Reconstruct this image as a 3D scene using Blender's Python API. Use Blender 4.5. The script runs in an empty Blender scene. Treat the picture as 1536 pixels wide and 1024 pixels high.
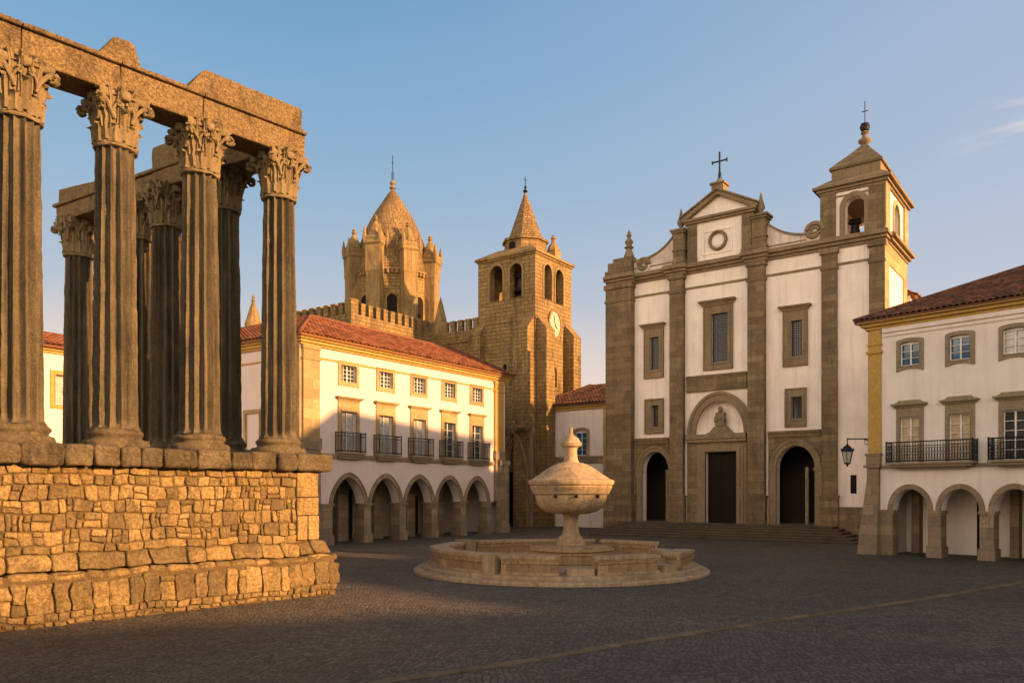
import bpy, bmesh, math, random
from mathutils import Vector, Matrix, noise
from mathutils.geometry import tessellate_polygon
R = math.radians
random.seed(7)
scene = bpy.context.scene
COL = scene.collection
# ------------------------------------------------------------------ camera, world, sun
H0 = 2.5; F0 = 1200.0; PXC = 768.0; HOR = 737.0
cam_d = bpy.data.cameras.new('camera'); cam = bpy.data.objects.new('camera', cam_d); COL.objects.link(cam)
cam.location = (0, 0, H0); cam.rotation_euler = (R(90), 0, 0)
cam_d.sensor_width = 36; cam_d.sensor_fit = 'HORIZONTAL'; cam_d.lens = 36 * F0 / 1536; cam_d.shift_y = (HOR - 512) / 1536
cam_d.clip_end = 3000; scene.camera = cam
SUN_EL = R(14.0); SUN_AZ = R(25)                       # azimuth measured from +X towards -Y
sdir = Vector((math.cos(SUN_AZ) * math.cos(SUN_EL), -math.sin(SUN_AZ) * math.cos(SUN_EL), math.sin(SUN_EL)))
sun_d = bpy.data.lights.new('sun', 'SUN'); sun = bpy.data.objects.new('sun', sun_d); COL.objects.link(sun)
sun_d.energy = 5.0; sun_d.angle = R(0.8); sun_d.color = (1.0, 0.55, 0.235)
sun.rotation_euler = sdir.to_track_quat('Z', 'Y').to_euler(); sun.location = (60, -30, 40)
scene.view_settings.view_transform = 'Standard'; scene.view_settings.look = 'None'
scene.view_settings.exposure = 1.0; scene.view_settings.gamma = 1
W = bpy.data.worlds.new('World'); scene.world = W; W.use_nodes = True
nt = W.node_tree; nt.nodes.clear()
def wn(t, **k):
    n = nt.nodes.new(t)
    for a, b in k.items(): setattr(n, a, b)
    return n
wo = wn('ShaderNodeOutputWorld'); bg = wn('ShaderNodeBackground'); nt.links.new(bg.outputs[0], wo.inputs[0])
tc = wn('ShaderNodeTexCoord'); sx = wn('ShaderNodeSeparateXYZ'); nt.links.new(tc.outputs['Generated'], sx.inputs[0])
rp = wn('ShaderNodeValToRGB'); nt.links.new(sx.outputs['Z'], rp.inputs[0])
stops = [(0.0, (.98, .72, .50)), (.10, (.98, .74, .58)), (.16, (.80, .66, .58)), (.23, (.48, .54, .62)), (.34, (.31, .465, .63)), (.46, (.21, .40, .61)), (.54, (.16, .345, .57)), (.72, (.10, .18, .30)), (1.0, (.045, .085, .15))]
el = rp.color_ramp.elements
while len(el) < len(stops): el.new(0.5)
for e, (p, c) in zip(el, stops): e.position = p; e.color = (*c, 1)
def wmix(fac, a, b):
    m = wn('ShaderNodeMix', data_type='RGBA')
    for s, v in ((0, fac), (6, a), (7, b)):
        if isinstance(v, bpy.types.NodeSocket): nt.links.new(v, m.inputs[s])
        elif s == 0: m.inputs[0].default_value = v
        else: m.inputs[s].default_value = (*v, 1)
    return m.outputs[2]
def wmap(src, a, b, c=0, d=1, smooth=True):
    m = wn('ShaderNodeMapRange'); m.clamp = True
    if smooth: m.interpolation_type = 'SMOOTHSTEP'
    nt.links.new(src, m.inputs[0]); m.inputs[1].default_value = a; m.inputs[2].default_value = b
    m.inputs[3].default_value = c; m.inputs[4].default_value = d
    return m.outputs[0]
right = wmap(sx.outputs['X'], -.30, .85, 0, .6)
col = wmix(right, rp.outputs[0], (.58, .58, .69))
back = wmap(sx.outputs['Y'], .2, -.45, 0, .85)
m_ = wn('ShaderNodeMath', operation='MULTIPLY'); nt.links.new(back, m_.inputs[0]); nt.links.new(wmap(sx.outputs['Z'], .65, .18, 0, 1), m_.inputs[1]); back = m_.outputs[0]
col = wmix(back, col, (3.9, 3.0, 2.1))  # added warm glow behind the camera, raised to fill shaded facades
sky = wn('ShaderNodeTexSky', sky_type='NISHITA'); sky.sun_disc = False
sky.sun_elevation = SUN_EL; sky.sun_rotation = math.atan2(sdir.x, sdir.y); sky.dust_density = 2; sky.altitude = 200
sc_ = wn('ShaderNodeVectorMath', operation='SCALE'); nt.links.new(sky.outputs[0], sc_.inputs[0]); sc_.inputs['Scale'].default_value = .09
col = wmix(.12, col, sc_.outputs[0])
# faint pink cloud bank
mp = wn('ShaderNodeMapping'); nt.links.new(tc.outputs['Generated'], mp.inputs[0]); mp.inputs["Scale"].default_value = (5, 5, 34)
cn = wn('ShaderNodeTexNoise'); nt.links.new(mp.outputs[0], cn.inputs[0]); cn.inputs['Scale'].default_value = 1.6; cn.inputs['Detail'].default_value = 6
cl = wmap(cn.outputs[0], .45, .72, 0, .5)
cx = wmap(sx.outputs['X'], .435, .48, 0, 1); cz = wmap(sx.outputs['Z'], .335, .358, 0, 1); cz2 = wmap(sx.outputs['Z'], .398, .372, 0, 1)
def wmul(a, b):
    m = wn('ShaderNodeMath', operation='MULTIPLY'); nt.links.new(a, m.inputs[0]); nt.links.new(b, m.inputs[1]); return m.outputs[0]
col = wmix(wmul(wmul(cl, cx), wmul(cz, cz2)), col, (.92, .74, .68))
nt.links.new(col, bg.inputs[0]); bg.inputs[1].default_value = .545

# ------------------------------------------------------------------ materials
def node_mat(name):
    m = bpy.data.materials.new(name); m.use_nodes = True
    return m, m.node_tree, m.node_tree.nodes['Principled BSDF']
class NT:
    def __init__(s, t): s.t = t
    def n(s, ty, **k):
        x = s.t.nodes.new(ty)
        for a, b in k.items(): setattr(x, a, b)
        return x
    def l(s, a, b): s.t.links.new(a, b)
    def noise(s, vec, scale, detail=5, rough=.55, dist=0):
        x = s.n('ShaderNodeTexNoise'); s.l(vec, x.inputs['Vector']); x.inputs['Scale'].default_value = scale
        x.inputs['Detail'].default_value = detail; x.inputs['Roughness'].default_value = rough; x.inputs['Distortion'].default_value = dist
        return x.outputs[0]
    def mapr(s, v, a, b, c=0, d=1):
        x = s.n('ShaderNodeMapRange'); s.l(v, x.inputs[0])
        for i, q in enumerate((a, b, c, d)): x.inputs[i + 1].default_value = q
        return x.outputs[0]
    def mix(s, f, a, b, bt='MIX'):
        x = s.n('ShaderNodeMix', data_type='RGBA', blend_type=bt)
        for i, v in ((0, f), (6, a), (7, b)):
            if isinstance(v, bpy.types.NodeSocket): s.l(v, x.inputs[i])
            elif i == 0: x.inputs[0].default_value = v
            else: x.inputs[i].default_value = (*v, 1) if len(v) == 3 else v
        return x.outputs[2]
    def math(s, op, a, b=None):
        x = s.n('ShaderNodeMath', operation=op)
        for i, v in ((0, a), (1, b)):
            if v is None: continue
            if isinstance(v, bpy.types.NodeSocket): s.l(v, x.inputs[i])
            else: x.inputs[i].default_value = v
        return x.outputs[0]
def scaled(N, vec, sc):
    m = N.n('ShaderNodeMapping'); N.l(vec, m.inputs[0]); m.inputs['Scale'].default_value = sc; return m.outputs[0]
def stone_mat(name, c1, c2, dark, scale=1.0, brick=None, bump=.35, rough=.9, darkamt=.5, streak=0.0, tint=1.0, bumpd=.03, fine=30, mort=.55, ftint=None, bc=1.0, mott=.18):
    m, t, b = node_mat(name); N = NT(t)
    tcn = N.n('ShaderNodeTexCoord'); ob = tcn.outputs['Object']
    big = N.noise(ob, .9 * scale, 6, .6); med = N.noise(ob, 5 * scale, 6, .65, .3); fin = N.noise(ob, fine * scale, 4, .7)
    c = N.mix(N.mapr(big, .35, .65), c1, c2)
    c = N.mix(N.mapr(med, .3, .7, 0, .45), c, tuple(x * .62 for x in c1))
    c = N.mix(N.mapr(fin, .42, .75, 0, .55), c, tuple(min(1, x * 1.5) for x in c2))
    mo = N.noise(ob, 13 * scale, 8, .78, .6)
    c = N.mix(N.mapr(mo, .52, .66, 0, mott), c, dark)
    if brick:
        uv = N.n('ShaderNodeUVMap'); uv.uv_map = 'UVMap'
        wv = N.n('ShaderNodeVectorMath', operation='ADD'); N.l(uv.outputs[0], wv.inputs[0])
        nz = N.n('ShaderNodeTexNoise'); N.l(uv.outputs[0], nz.inputs['Vector']); nz.inputs['Scale'].default_value = 1.7
        sc2 = N.n('ShaderNodeVectorMath', operation='SCALE'); N.l(nz.outputs['Color'], sc2.inputs[0]); sc2.inputs['Scale'].default_value = .035
        N.l(sc2.outputs[0], wv.inputs[1])
        br = N.n('ShaderNodeTexBrick'); N.l(wv.outputs[0], br.inputs['Vector'])
        br.inputs['Scale'].default_value = 1; br.inputs['Brick Width'].default_value = brick[0]; br.inputs['Row Height'].default_value = brick[1]
        br.inputs['Mortar Size'].default_value = brick[2]; br.inputs['Mortar Smooth'].default_value = .6; br.inputs['Bias'].default_value = 0
        br.inputs['Color1'].default_value = (1 - .28 * bc, 1 - .3 * bc, 1 - .32 * bc, 1); br.inputs['Color2'].default_value = (1 + .18 * bc, 1 + .15 * bc, 1 + .08 * bc, 1)
        br.inputs['Mortar'].default_value = (mort, mort * .95, mort * .9, 1); br.offset = .5; br.squash = .8; br.squash_frequency = 3
        c = N.mix(1.0, c, br.outputs['Color'], 'MULTIPLY')
    dk = N.noise(scaled(N, ob, (1, 1, .35)), 1.6 * scale, 8, .68, .5)
    c = N.mix(N.mapr(dk, .50, .68, 0, darkamt), c, dark)
    if streak:
        st = N.noise(scaled(N, ob, (6, 6, .25)), 1.2 * scale, 5, .6)
        c = N.mix(N.mapr(st, .45, .72, 0, streak), c, dark)
    if tint:
        at = N.n('ShaderNodeAttribute'); at.attribute_name = 'tint'
        if ftint:   # tint drives a change between two stone colours as well as brightness
            c = N.mix(N.mapr(at.outputs['Fac'], .6, 1.0, .6, 0), c, ftint)
        cc = N.n('ShaderNodeVectorMath', operation='SCALE'); N.l(c, cc.inputs[0]); N.l(at.outputs['Fac'], cc.inputs['Scale']); c = cc.outputs[0]
    N.l(c, b.inputs['Base Color']); b.inputs['Roughness'].default_value = rough
    b.inputs['Specular IOR Level'].default_value = .25
    hh = N.math('ADD', N.math('MULTIPLY', med, .8), N.math('MULTIPLY', fin, .35)); hh = N.math('SUBTRACT', hh, N.math('MULTIPLY', N.mapr(mo, .5, .68), .35 * mott * 2))
    if brick: hh = N.math('SUBTRACT', hh, N.math('MULTIPLY', br.outputs['Fac'], .7))
    bm = N.n('ShaderNodeBump'); bm.inputs['Strength'].default_value = bump; bm.inputs['Distance'].default_value = bumpd * 2.2
    N.l(hh, bm.inputs['Height']); N.l(bm.outputs[0], b.inputs['Normal'])
    return m
def plaster_mat(name, c, stain, amt=.35, streak=.35):
    m, t, b = node_mat(name); N = NT(t)
    ob = N.n('ShaderNodeTexCoord').outputs['Object']
    a = N.noise(ob, .7, 7, .62); s = N.noise(scaled(N, ob, (5, 5, .3)), .9, 6, .6); f = N.noise(ob, 14, 5, .6)
    k = N.mix(N.mapr(a, .42, .75, 0, amt), c, stain)
    k = N.mix(N.mapr(s, .5, .78, 0, streak), k, stain)
    k = N.mix(N.mapr(f, .4, .7, 0, .12), k, tuple(x * .8 for x in c))
    N.l(k, b.inputs['Base Color']); b.inputs['Roughness'].default_value = .92; b.inputs['Specular IOR Level'].default_value = .2
    bm = N.n('ShaderNodeBump'); bm.inputs['Strength'].default_value = .25; bm.inputs['Distance'].default_value = .03
    N.l(N.math('ADD', N.math('MULTIPLY', a, 1.5), f), bm.inputs['Height']); N.l(bm.outputs[0], b.inputs['Normal'])
    return m
def plain_mat(name, c, rough=.5, metal=0, var=.25, nscale=6, spec=.5):
    m, t, b = node_mat(name); N = NT(t)
    ob = N.n('ShaderNodeTexCoord').outputs['Object']
    n = N.noise(ob, nscale, 5, .6)
    N.l(N.mix(N.mapr(n, .3, .7, 0, 1), tuple(x * (1 - var) for x in c), tuple(min(1, x * (1 + var)) for x in c)), b.inputs['Base Color'])
    b.inputs['Roughness'].default_value = rough; b.inputs['Metallic'].default_value = metal; b.inputs['Specular IOR Level'].default_value = spec
    return m
def tile_mat(name, c1, c2, c3):
    m, t, b = node_mat(name); N = NT(t)
    ob = N.n('ShaderNodeTexCoord').outputs['Object']
    at = N.n('ShaderNodeAttribute'); at.attribute_name = 'tint'
    k = N.mix(N.mapr(at.outputs['Fac'], 0, 1), c1, c2)
    n = N.noise(ob, .8, 8, .7); n2 = N.noise(ob, 9, 5, .7)
    k = N.mix(N.mapr(n, .5, .72, 0, .7), k, c3); k = N.mix(N.mapr(n2, .5, .75, 0, .5), k, c3)
    N.l(k, b.inputs['Base Color']); b.inputs['Roughness'].default_value = .85; b.inputs['Specular IOR Level'].default_value = .2
    bm = N.n('ShaderNodeBump'); bm.inputs['Strength'].default_value = .4; bm.inputs['Distance'].default_value = .02
    N.l(n2, bm.inputs['Height']); N.l(bm.outputs[0], b.inputs['Normal'])
    return m
M = {}
M['podium'] = stone_mat('podium_stone', (.34, .215, .078), (.44, .30, .12), (.10, .075, .04), 1.3, None, 1.0, darkamt=.7, bumpd=.05, fine=18, ftint=(.22, .165, .085), mott=.25)
M['mortar'] = stone_mat('podium_mortar', (.22, .14, .055), (.29, .19, .08), (.08, .05, .025), 2.5, None, 1.0, darkamt=.5, bumpd=.06)
M['coping'] = stone_mat('coping_granite', (.23, .17, .09), (.31, .235, .13), (.08, .055, .03), 1.5, None, 1.0, darkamt=.75, bumpd=.08, fine=26, mott=.3)
M['shaft'] = stone_mat('column_granite', (.10, .08, .048), (.20, .155, .088), (.022, .019, .013), 1.0, None, .8, darkamt=.6, streak=.85, bumpd=.03, fine=26)
M['marble'] = stone_mat('capital_marble', (.225, .16, .075), (.29, .21, .105), (.08, .056, .03), 2.2, None, .7, darkamt=.5, bumpd=.03, fine=20)
M['architrave'] = stone_mat('architrave_granite', (.26, .165, .07), (.34, .225, .10), (.09, .06, .03), 1.3, None, 1.0, darkamt=.75, bumpd=.06, fine=20, mott=.3)
M['cath'] = stone_mat('cathedral_granite', (.27, .17, .068), (.36, .24, .098), (.08, .057, .028), .5, (.62, .27, .02), .9, darkamt=.8, streak=.5, bumpd=.04, fine=14, mort=.66, bc=.7)
M['cath_plain'] = stone_mat('cathedral_trim', (.27, .17, .068), (.36, .24, .098), (.08, .057, .028), .7, None, .9, darkamt=.8, streak=.55, bumpd=.04, fine=14)
M['scale'] = stone_mat('spire_stone', (.27, .17, .075), (.36, .235, .105), (.09, .06, .032), .6, (.3, .22, .03), .8, darkamt=.75, bumpd=.05, fine=14, mort=.45)
M['church'] = stone_mat('church_granite', (.18, .132, .072), (.25, .185, .105), (.065, .048, .03), .7, (1.15, .34, .012), .5, darkamt=.5, streak=.35, bumpd=.03, fine=14, mort=.62)
M['trim'] = stone_mat('church_trim', (.22, .158, .088), (.285, .208, .12), (.08, .058, .034), .8, None, .4, darkamt=.4, streak=.3, bumpd=.02, fine=16)
M['yellow'] = stone_mat('ochre_trim', (.44, .26, .065), (.50, .31, .085), (.34, .20, .07), .6, None, .2, darkamt=.3, streak=.3, bumpd=.015, fine=14)
M['yellow_stone'] = stone_mat('ochre_stone', (.40, .28, .13), (.46, .335, .165), (.28, .19, .10), .6, (1.2, .45, .008), .3, darkamt=.3, streak=.3, bumpd=.02, fine=14, mort=.75)
M['greystone'] = stone_mat('grey_trim', (.25, .19, .12), (.31, .24, .155), (.15, .11, .075), .7, None, .3, darkamt=.3, streak=.2, bumpd=.02, fine=16)
M['pier'] = stone_mat('pier_stone', (.26, .195, .12), (.33, .25, .16), (.17, .13, .09), .8, (.8, .4, .012), .45, darkamt=.4, streak=.25, bumpd=.03, fine=16, mort=.6)
M['fount'] = stone_mat('fountain_marble', (.46, .32, .175), (.54, .39, .225), (.15, .105, .06), 1.0, None, .6, rough=.8, darkamt=.6, streak=.6, bumpd=.025, fine=16)
M['fount_wall'] = stone_mat('fountain_wall_stone', (.44, .295, .15), (.56, .385, .21), (.14, .095, .05), 1.2, (.62, .27, .014), .9, darkamt=.45, streak=.3, bumpd=.03, fine=16, mort=.6)
M['white'] = plaster_mat('white_plaster', (.72, .60, .54), (.50, .41, .33), .38, .32)
M['white_right'] = plaster_mat('limewash_plaster', (.82, .73, .64), (.46, .38, .31), .4, .4)
M['white_old'] = plaster_mat('aged_white_plaster', (.90, .79, .68), (.48, .38, .29), .4, .5)
M['white_dirty'] = plaster_mat('stained_scroll_plaster', (.72, .61, .52), (.22, .17, .13), .75, .8)
M['inner'] = plaster_mat('arcade_shade_plaster', (.30, .235, .17), (.17, .13, .09), .4, .4)  # plaster colour darkened to stand for shade under the arches
M['tile'] = tile_mat('terracotta_tile', (.12, .04, .02), (.30, .115, .05), (.09, .035, .022))
M['tile_old'] = tile_mat('old_dark_tile', (.08, .045, .03), (.26, .11, .06), (.05, .037, .028))
M['iron'] = plain_mat('dark_iron', (.025, .024, .023), .5, .6)
M['bronze'] = plain_mat('bell_bronze', (.05, .045, .035), .45, .8)
M['wood'] = plain_mat('dark_door_wood', (.014, .0095, .006), .7, 0, .4, 12, .12)
M['sash'] = plain_mat('white_window_paint', (.72, .68, .62), .5)
M['glass'] = plain_mat('window_glass', (.035, .045, .05), .06, 0, .2, 3, .8)
M['glass_sky'] = plain_mat('sky_reflection_glass', (.02, .09, .17), .08, 0, .2, 3, .8)  # blue base colour stands for the reflected sky
M['curtain'] = plain_mat('curtained_glass', (.42, .40, .36), .12, 0, .3, 5, .8)
M['shutter'] = plain_mat('cream_shutter', (.50, .38, .22), .6)
M['lampglass'] = plain_mat('lantern_glass', (.45, .40, .33), .15, 0, .15, 9, .6)
M['dial'] = plain_mat('clock_dial_stone', (.50, .42, .30), .6, 0, .12, 4)
M['water'] = plain_mat('fountain_water', (.03, .035, .03), .05, 0, .1, 2, .6)
def ground_mat():
    m, t, b = node_mat('cobble_paving'); N = NT(t)
    ob = N.n('ShaderNodeTexCoord').outputs['Object']
    wob = N.n('ShaderNodeTexNoise'); N.l(ob, wob.inputs['Vector']); wob.inputs['Scale'].default_value = .55; wob.inputs['Detail'].default_value = 3
    s1 = N.n('ShaderNodeVectorMath', operation='SCALE'); N.l(wob.outputs['Color'], s1.inputs[0]); s1.inputs['Scale'].default_value = .9
    ad = N.n('ShaderNodeVectorMath', operation='ADD'); N.l(ob, ad.inputs[0]); N.l(s1.outputs[0], ad.inputs[1])
    rot = N.n('ShaderNodeMapping'); N.l(ad.outputs[0], rot.inputs[0]); rot.inputs['Rotation'].default_value = (0, 0, .18)
    v = N.n('ShaderNodeTexVoronoi', feature='DISTANCE_TO_EDGE', voronoi_dimensions='2D'); N.l(rot.outputs[0], v.inputs['Vector'])
    v.inputs['Scale'].default_value = 9.5; v.inputs['Randomness'].default_value = .62
    vc = N.n('ShaderNodeTexVoronoi', feature='F1', voronoi_dimensions='2D'); N.l(rot.outputs[0], vc.inputs['Vector'])
    vc.inputs['Scale'].default_value = 9.5; vc.inputs['Randomness'].default_value = .62
    sp = N.n('ShaderNodeSeparateColor'); N.l(vc.outputs['Color'], sp.inputs[0])
    big = N.noise(ob, .25, 6, .6); med = N.noise(ob, 2.2, 6, .65)
    c = N.mix(N.mapr(sp.outputs[0], 0, 1), (.095, .077, .053), (.23, .187, .132))
    c = N.mix(N.mapr(big, .4, .68, 0, .45), c, (.055, .046, .036))
    c = N.mix(N.mapr(med, .45, .7, 0, .3), c, (.14, .115, .085))
    vb = N.n('ShaderNodeTexVoronoi', feature='F1', voronoi_dimensions='2D'); N.l(ad.outputs[0], vb.inputs['Vector']); vb.inputs['Scale'].default_value = .32
    sb2 = N.n('ShaderNodeSeparateColor'); N.l(vb.outputs['Color'], sb2.inputs[0])
    c = N.mix(N.mapr(sb2.outputs[0], 0, 1, 0, .28), c, (.06, .048, .036))
    st = N.noise(scaled(N, ob, (.5, 1.6, 1)), .55, 8, .72, 1.2); c = N.mix(N.mapr(st, .52, .66, 0, .4), c, (.20, .165, .12))
    edge = N.mapr(v.outputs['Distance'], .0, .13)
    c = N.mix(edge, (.03, .024, .019), c)
    N.l(c, b.inputs['Base Color']); b.inputs['Roughness'].default_value = .72; b.inputs['Specular IOR Level'].default_value = .3
    fin = N.noise(ob, 60, 4, .7)
    dome = N.math('POWER', N.mapr(v.outputs['Distance'], 0, .35), .5)
    hh = N.math('ADD', N.math('ADD', dome, N.math('MULTIPLY', sp.outputs[1], .45)), N.math('MULTIPLY', fin, .25))
    hh = N.math('ADD', hh, N.math('MULTIPLY', med, .9))
    bm = N.n('ShaderNodeBump'); bm.inputs['Strength'].default_value = 1.0; bm.inputs['Distance'].default_value = .035
    N.l(hh, bm.inputs['Height']); N.l(bm.outputs[0], b.inputs['Normal'])
    return m
M['ground'] = ground_mat()

# ------------------------------------------------------------------ mesh builder
class MB:
    def __init__(s): s.v = []; s.f = []; s.t = []; s.tint = 1.0
    def add(s, vs, fs, tint=None):
        o = len(s.v); s.v.extend(vs)
        for f in fs: s.f.append(tuple(i + o for i in f)); s.t.append(s.tint if tint is None else tint)
    def box(s, x0, x1, y0, y1, z0, z1, tint=None):
        if x0 > x1: x0, x1 = x1, x0
        if y0 > y1: y0, y1 = y1, y0
        vs = [(x, y, z) for z in (z0, z1) for y in (y0, y1) for x in (x0, x1)]
        s.add(vs, [(0, 2, 3, 1), (4, 5, 7, 6), (0, 1, 5, 4), (2, 6, 7, 3), (0, 4, 6, 2), (1, 3, 7, 5)], tint); return s
    def plate(s, outer, holes, d0, d1, ax='y', tint=None):
        """polygon in (a,z) extruded along the other horizontal axis"""
        def P(a, z, d): return (a, d, z) if ax == 'y' else (d, a, z)
        loops = [outer] + list(holes)
        pts = [p for l in loops for p in l]
        tris = tessellate_polygon([[Vector((p[0], p[1], 0)) for p in l] for l in loops])
        n = len(pts)
        vs = [P(p[0], p[1], d0) for p in pts] + [P(p[0], p[1], d1) for p in pts]
        fs = [tuple(t) for t in tris] + [tuple(i + n for i in reversed(t)) for t in tris]
        k = 0
        for l in loops:
            m = len(l)
            for i in range(m): a = k + i; b = k + (i + 1) % m; fs.append((a, b, b + n, a + n))
            k += m
        s.add(vs, fs, tint); return s
    def lathe(s, prof, c=(0, 0), seg=32, tint=None, sx=1, sy=1, a0=0):
        vs = []; fs = []; n = len(prof)
        for i in range(seg):
            a = a0 + 2 * math.pi * i / seg
            for r, z in prof: vs.append((c[0] + r * math.cos(a) * sx, c[1] + r * math.sin(a) * sy, z))
        for i in range(seg):
            j = (i + 1) % seg
            for k in range(n - 1): fs.append((i * n + k, j * n + k, j * n + k + 1, i * n + k + 1))
        if prof[0][0] > 1e-4: fs.append(tuple(i * n for i in range(seg))[::-1])
        if prof[-1][0] > 1e-4: fs.append(tuple(i * n + n - 1 for i in range(seg)))
        s.add(vs, fs, tint); return s
    def tube(s, pts, r, seg=6, tint=None):
        P = [Vector(p) for p in pts]; vs = []; fs = []
        rs = r if isinstance(r, (list, tuple)) else [r] * len(P)
        for i, p in enumerate(P):
            d = (P[min(i + 1, len(P) - 1)] - P[max(i - 1, 0)]).normalized()
            u = d.cross(Vector((0, 0, 1)));
            if u.length < .05: u = d.cross(Vector((1, 0, 0)))
            u.normalize(); w = d.cross(u)
            for k in range(seg):
                a = 2 * math.pi * k / seg; vs.append(tuple(p + (u * math.cos(a) + w * math.sin(a)) * rs[i]))
        for i in range(len(P) - 1):
            for k in range(seg): a = i * seg + k; b = i * seg + (k + 1) % seg; fs.append((a, b, b + seg, a + seg))
        fs.append(tuple(range(seg))[::-1]); fs.append(tuple((len(P) - 1) * seg + k for k in range(seg)))
        s.add(vs, fs, tint); return s
    def rock(s, x0, x1, y0, y1, z0, z1, r=.05, amp=.02, n=6, fr=3.0, tint=None, warp=None):
        c = Vector(((x0 + x1) / 2, (y0 + y1) / 2, (z0 + z1) / 2)); h = Vector((abs(x1 - x0) / 2, abs(y1 - y0) / 2, abs(z1 - z0) / 2))
        r = min(r, h.x * .9, h.y * .9, h.z * .9); seed = Vector((random.random() * 50, random.random() * 50, random.random() * 50))
        vid = {}; vs = []; fs = []
        def g(i, j, k):
            key = (i, j, k)
            if key in vid: return vid[key]
            def q(i, h): # concentrate samples at edges
                t = i / n * 2 - 1; return math.copysign(abs(t) ** .8, t) * h
            p = Vector((q(i, h.x), q(j, h.y), q(k, h.z)))
            inn = Vector([max(-(hh - r), min(hh - r, pp)) for hh, pp in zip(h, p)])
            d = p - inn
            if d.length > 1e-6: d = d.normalized() * r
            p = inn + d; nn = (p - inn * .6).normalized()
            w = c + p
            a = noise.noise(w * fr + seed) * amp + noise.noise(w * fr * 2.7 + seed) * amp * .5
            w = w + nn * a
            if warp: w = warp(w)
            vid[key] = len(vs); vs.append(tuple(w)); return vid[key]
        for a in range(n):
            for b in range(n):
                fs += [(g(a, b, 0), g(a, b + 1, 0), g(a + 1, b + 1, 0), g(a + 1, b, 0)), (g(a, b, n), g(a + 1, b, n), g(a + 1, b + 1, n), g(a, b + 1, n)),
                       (g(a, 0, b), g(a + 1, 0, b), g(a + 1, 0, b + 1), g(a, 0, b + 1)), (g(a, n, b), g(a, n, b + 1), g(a + 1, n, b + 1), g(a + 1, n, b)),
                       (g(0, a, b), g(0, a, b + 1), g(0, a + 1, b + 1), g(0, a + 1, b)), (g(n, a, b), g(n, a + 1, b), g(n, a + 1, b + 1), g(n, a, b + 1))]
        s.add(vs, fs, tint); return s
    def build(s, name, mat, parent=None, smooth=None, recalc=True):
        me = bpy.data.meshes.new(name); me.from_pydata(s.v, [], s.f); me.update()
        at = me.attributes.new('tint', 'FLOAT', 'FACE'); at.data.foreach_set('value', s.t)
        if recalc:
            bm = bmesh.new(); bm.from_mesh(me); bmesh.ops.recalc_face_normals(bm, faces=bm.faces); bm.to_mesh(me); bm.free()
        uv = me.uv_layers.new(name='UVMap'); co = me.vertices; ud = uv.data
        for p in me.polygons:
            n = p.normal
            if abs(n.z) > .93: t = Vector((1, 0, 0)); w = Vector((0, 1, 0))
            else:
                t = Vector((-n.y, n.x, 0)).normalized(); w = n.cross(t)
                if w.z < 0: w = -w
                if abs(n.z) < .3: w = Vector((0, 0, 1))
                if t.x + t.y * .5 < 0: t = -t
            for li in p.loop_indices:
                c = co[me.loops[li].vertex_index].co; ud[li].uv = (c.dot(t), c.dot(w))
        if smooth is not None:
            me.polygons.foreach_set('use_smooth', [True] * len(me.polygons)); me.set_sharp_from_angle(angle=R(smooth))
        me.materials.append(M[mat] if isinstance(mat, str) else mat)
        o = bpy.data.objects.new(name, me); COL.objects.link(o)
        if parent: o.parent = parent
        return o
def thing(name, label, cat, loc=(0, 0, 0), rz=0, group=None):
    o = bpy.data.objects.new(name, None); COL.objects.link(o); o.location = loc; o.rotation_euler = (0, 0, rz)
    o.empty_display_size = .5
    o['label'] = label; o['category'] = cat
    if group: o['group'] = group
    return o
def tag(o, label, cat, group=None, kind=None):
    if label: o['label'] = label
    if cat: o['category'] = cat
    if group: o['group'] = group
    if kind: o['kind'] = kind
    return o
class Frame:
    """local x runs to the right along a facade, local y runs into it"""
    def __init__(s, X, Y, dx, dy):
        l = math.hypot(dx, dy); s.X, s.Y, s.dx, s.dy = X, Y, dx / l, dy / l
        s.ang = math.atan2(s.dy, s.dx)
    def w(s, x, y): return (s.X + s.dx * x - s.dy * y, s.Y + s.dy * x + s.dx * y)
    def inv(s, X, Y): a, b = X - s.X, Y - s.Y; return (a * s.dx + b * s.dy, -a * s.dy + b * s.dx)
    def U(s, px, y=0):
        k = (px - PXC) / F0; ox, oy = s.w(0, y); return (k * oy - ox) / (s.dx - k * s.dy)
    def V(s, px, x=0):
        k = (px - PXC) / F0; ox, oy = s.w(x, 0); return (k * oy - ox) / (-s.dy - k * s.dx)
    def Z(s, px, py, y=0): return H0 + (HOR - py) * s.w(s.U(px, y), y)[1] / F0
    def ZV(s, px, py, x=0): return H0 + (HOR - py) * s.w(x, s.V(px, x))[1] / F0
    def thing(s, name, label, cat, group=None): return thing(name, label, cat, (s.X, s.Y, 0), s.ang, group)
def arch(cx, half, zs, rise, n=16, pointed=0.0):
    out = []
    for i in range(n + 1):
        t = math.pi * i / n; x = -math.cos(t); z = math.sin(t)
        if pointed: z = (math.sqrt(max(0, 1 - (abs(x) * (1 + pointed) ** .5 * .98) ** 2 * .0)) * 0 + (1 - abs(x) ** (2 - pointed)) ** (.62))
        out.append((cx + half * x, zs + rise * z))
    return out
def arch_open(cx, half, z0, zs, rise, n=16, pointed=0): return [(cx - half, z0)] + arch(cx, half, zs, rise, n, pointed) + [(cx + half, z0)]
def rect(x0, x1, z0, z1): return [(x0, z0), (x1, z0), (x1, z1), (x0, z1)]
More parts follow.
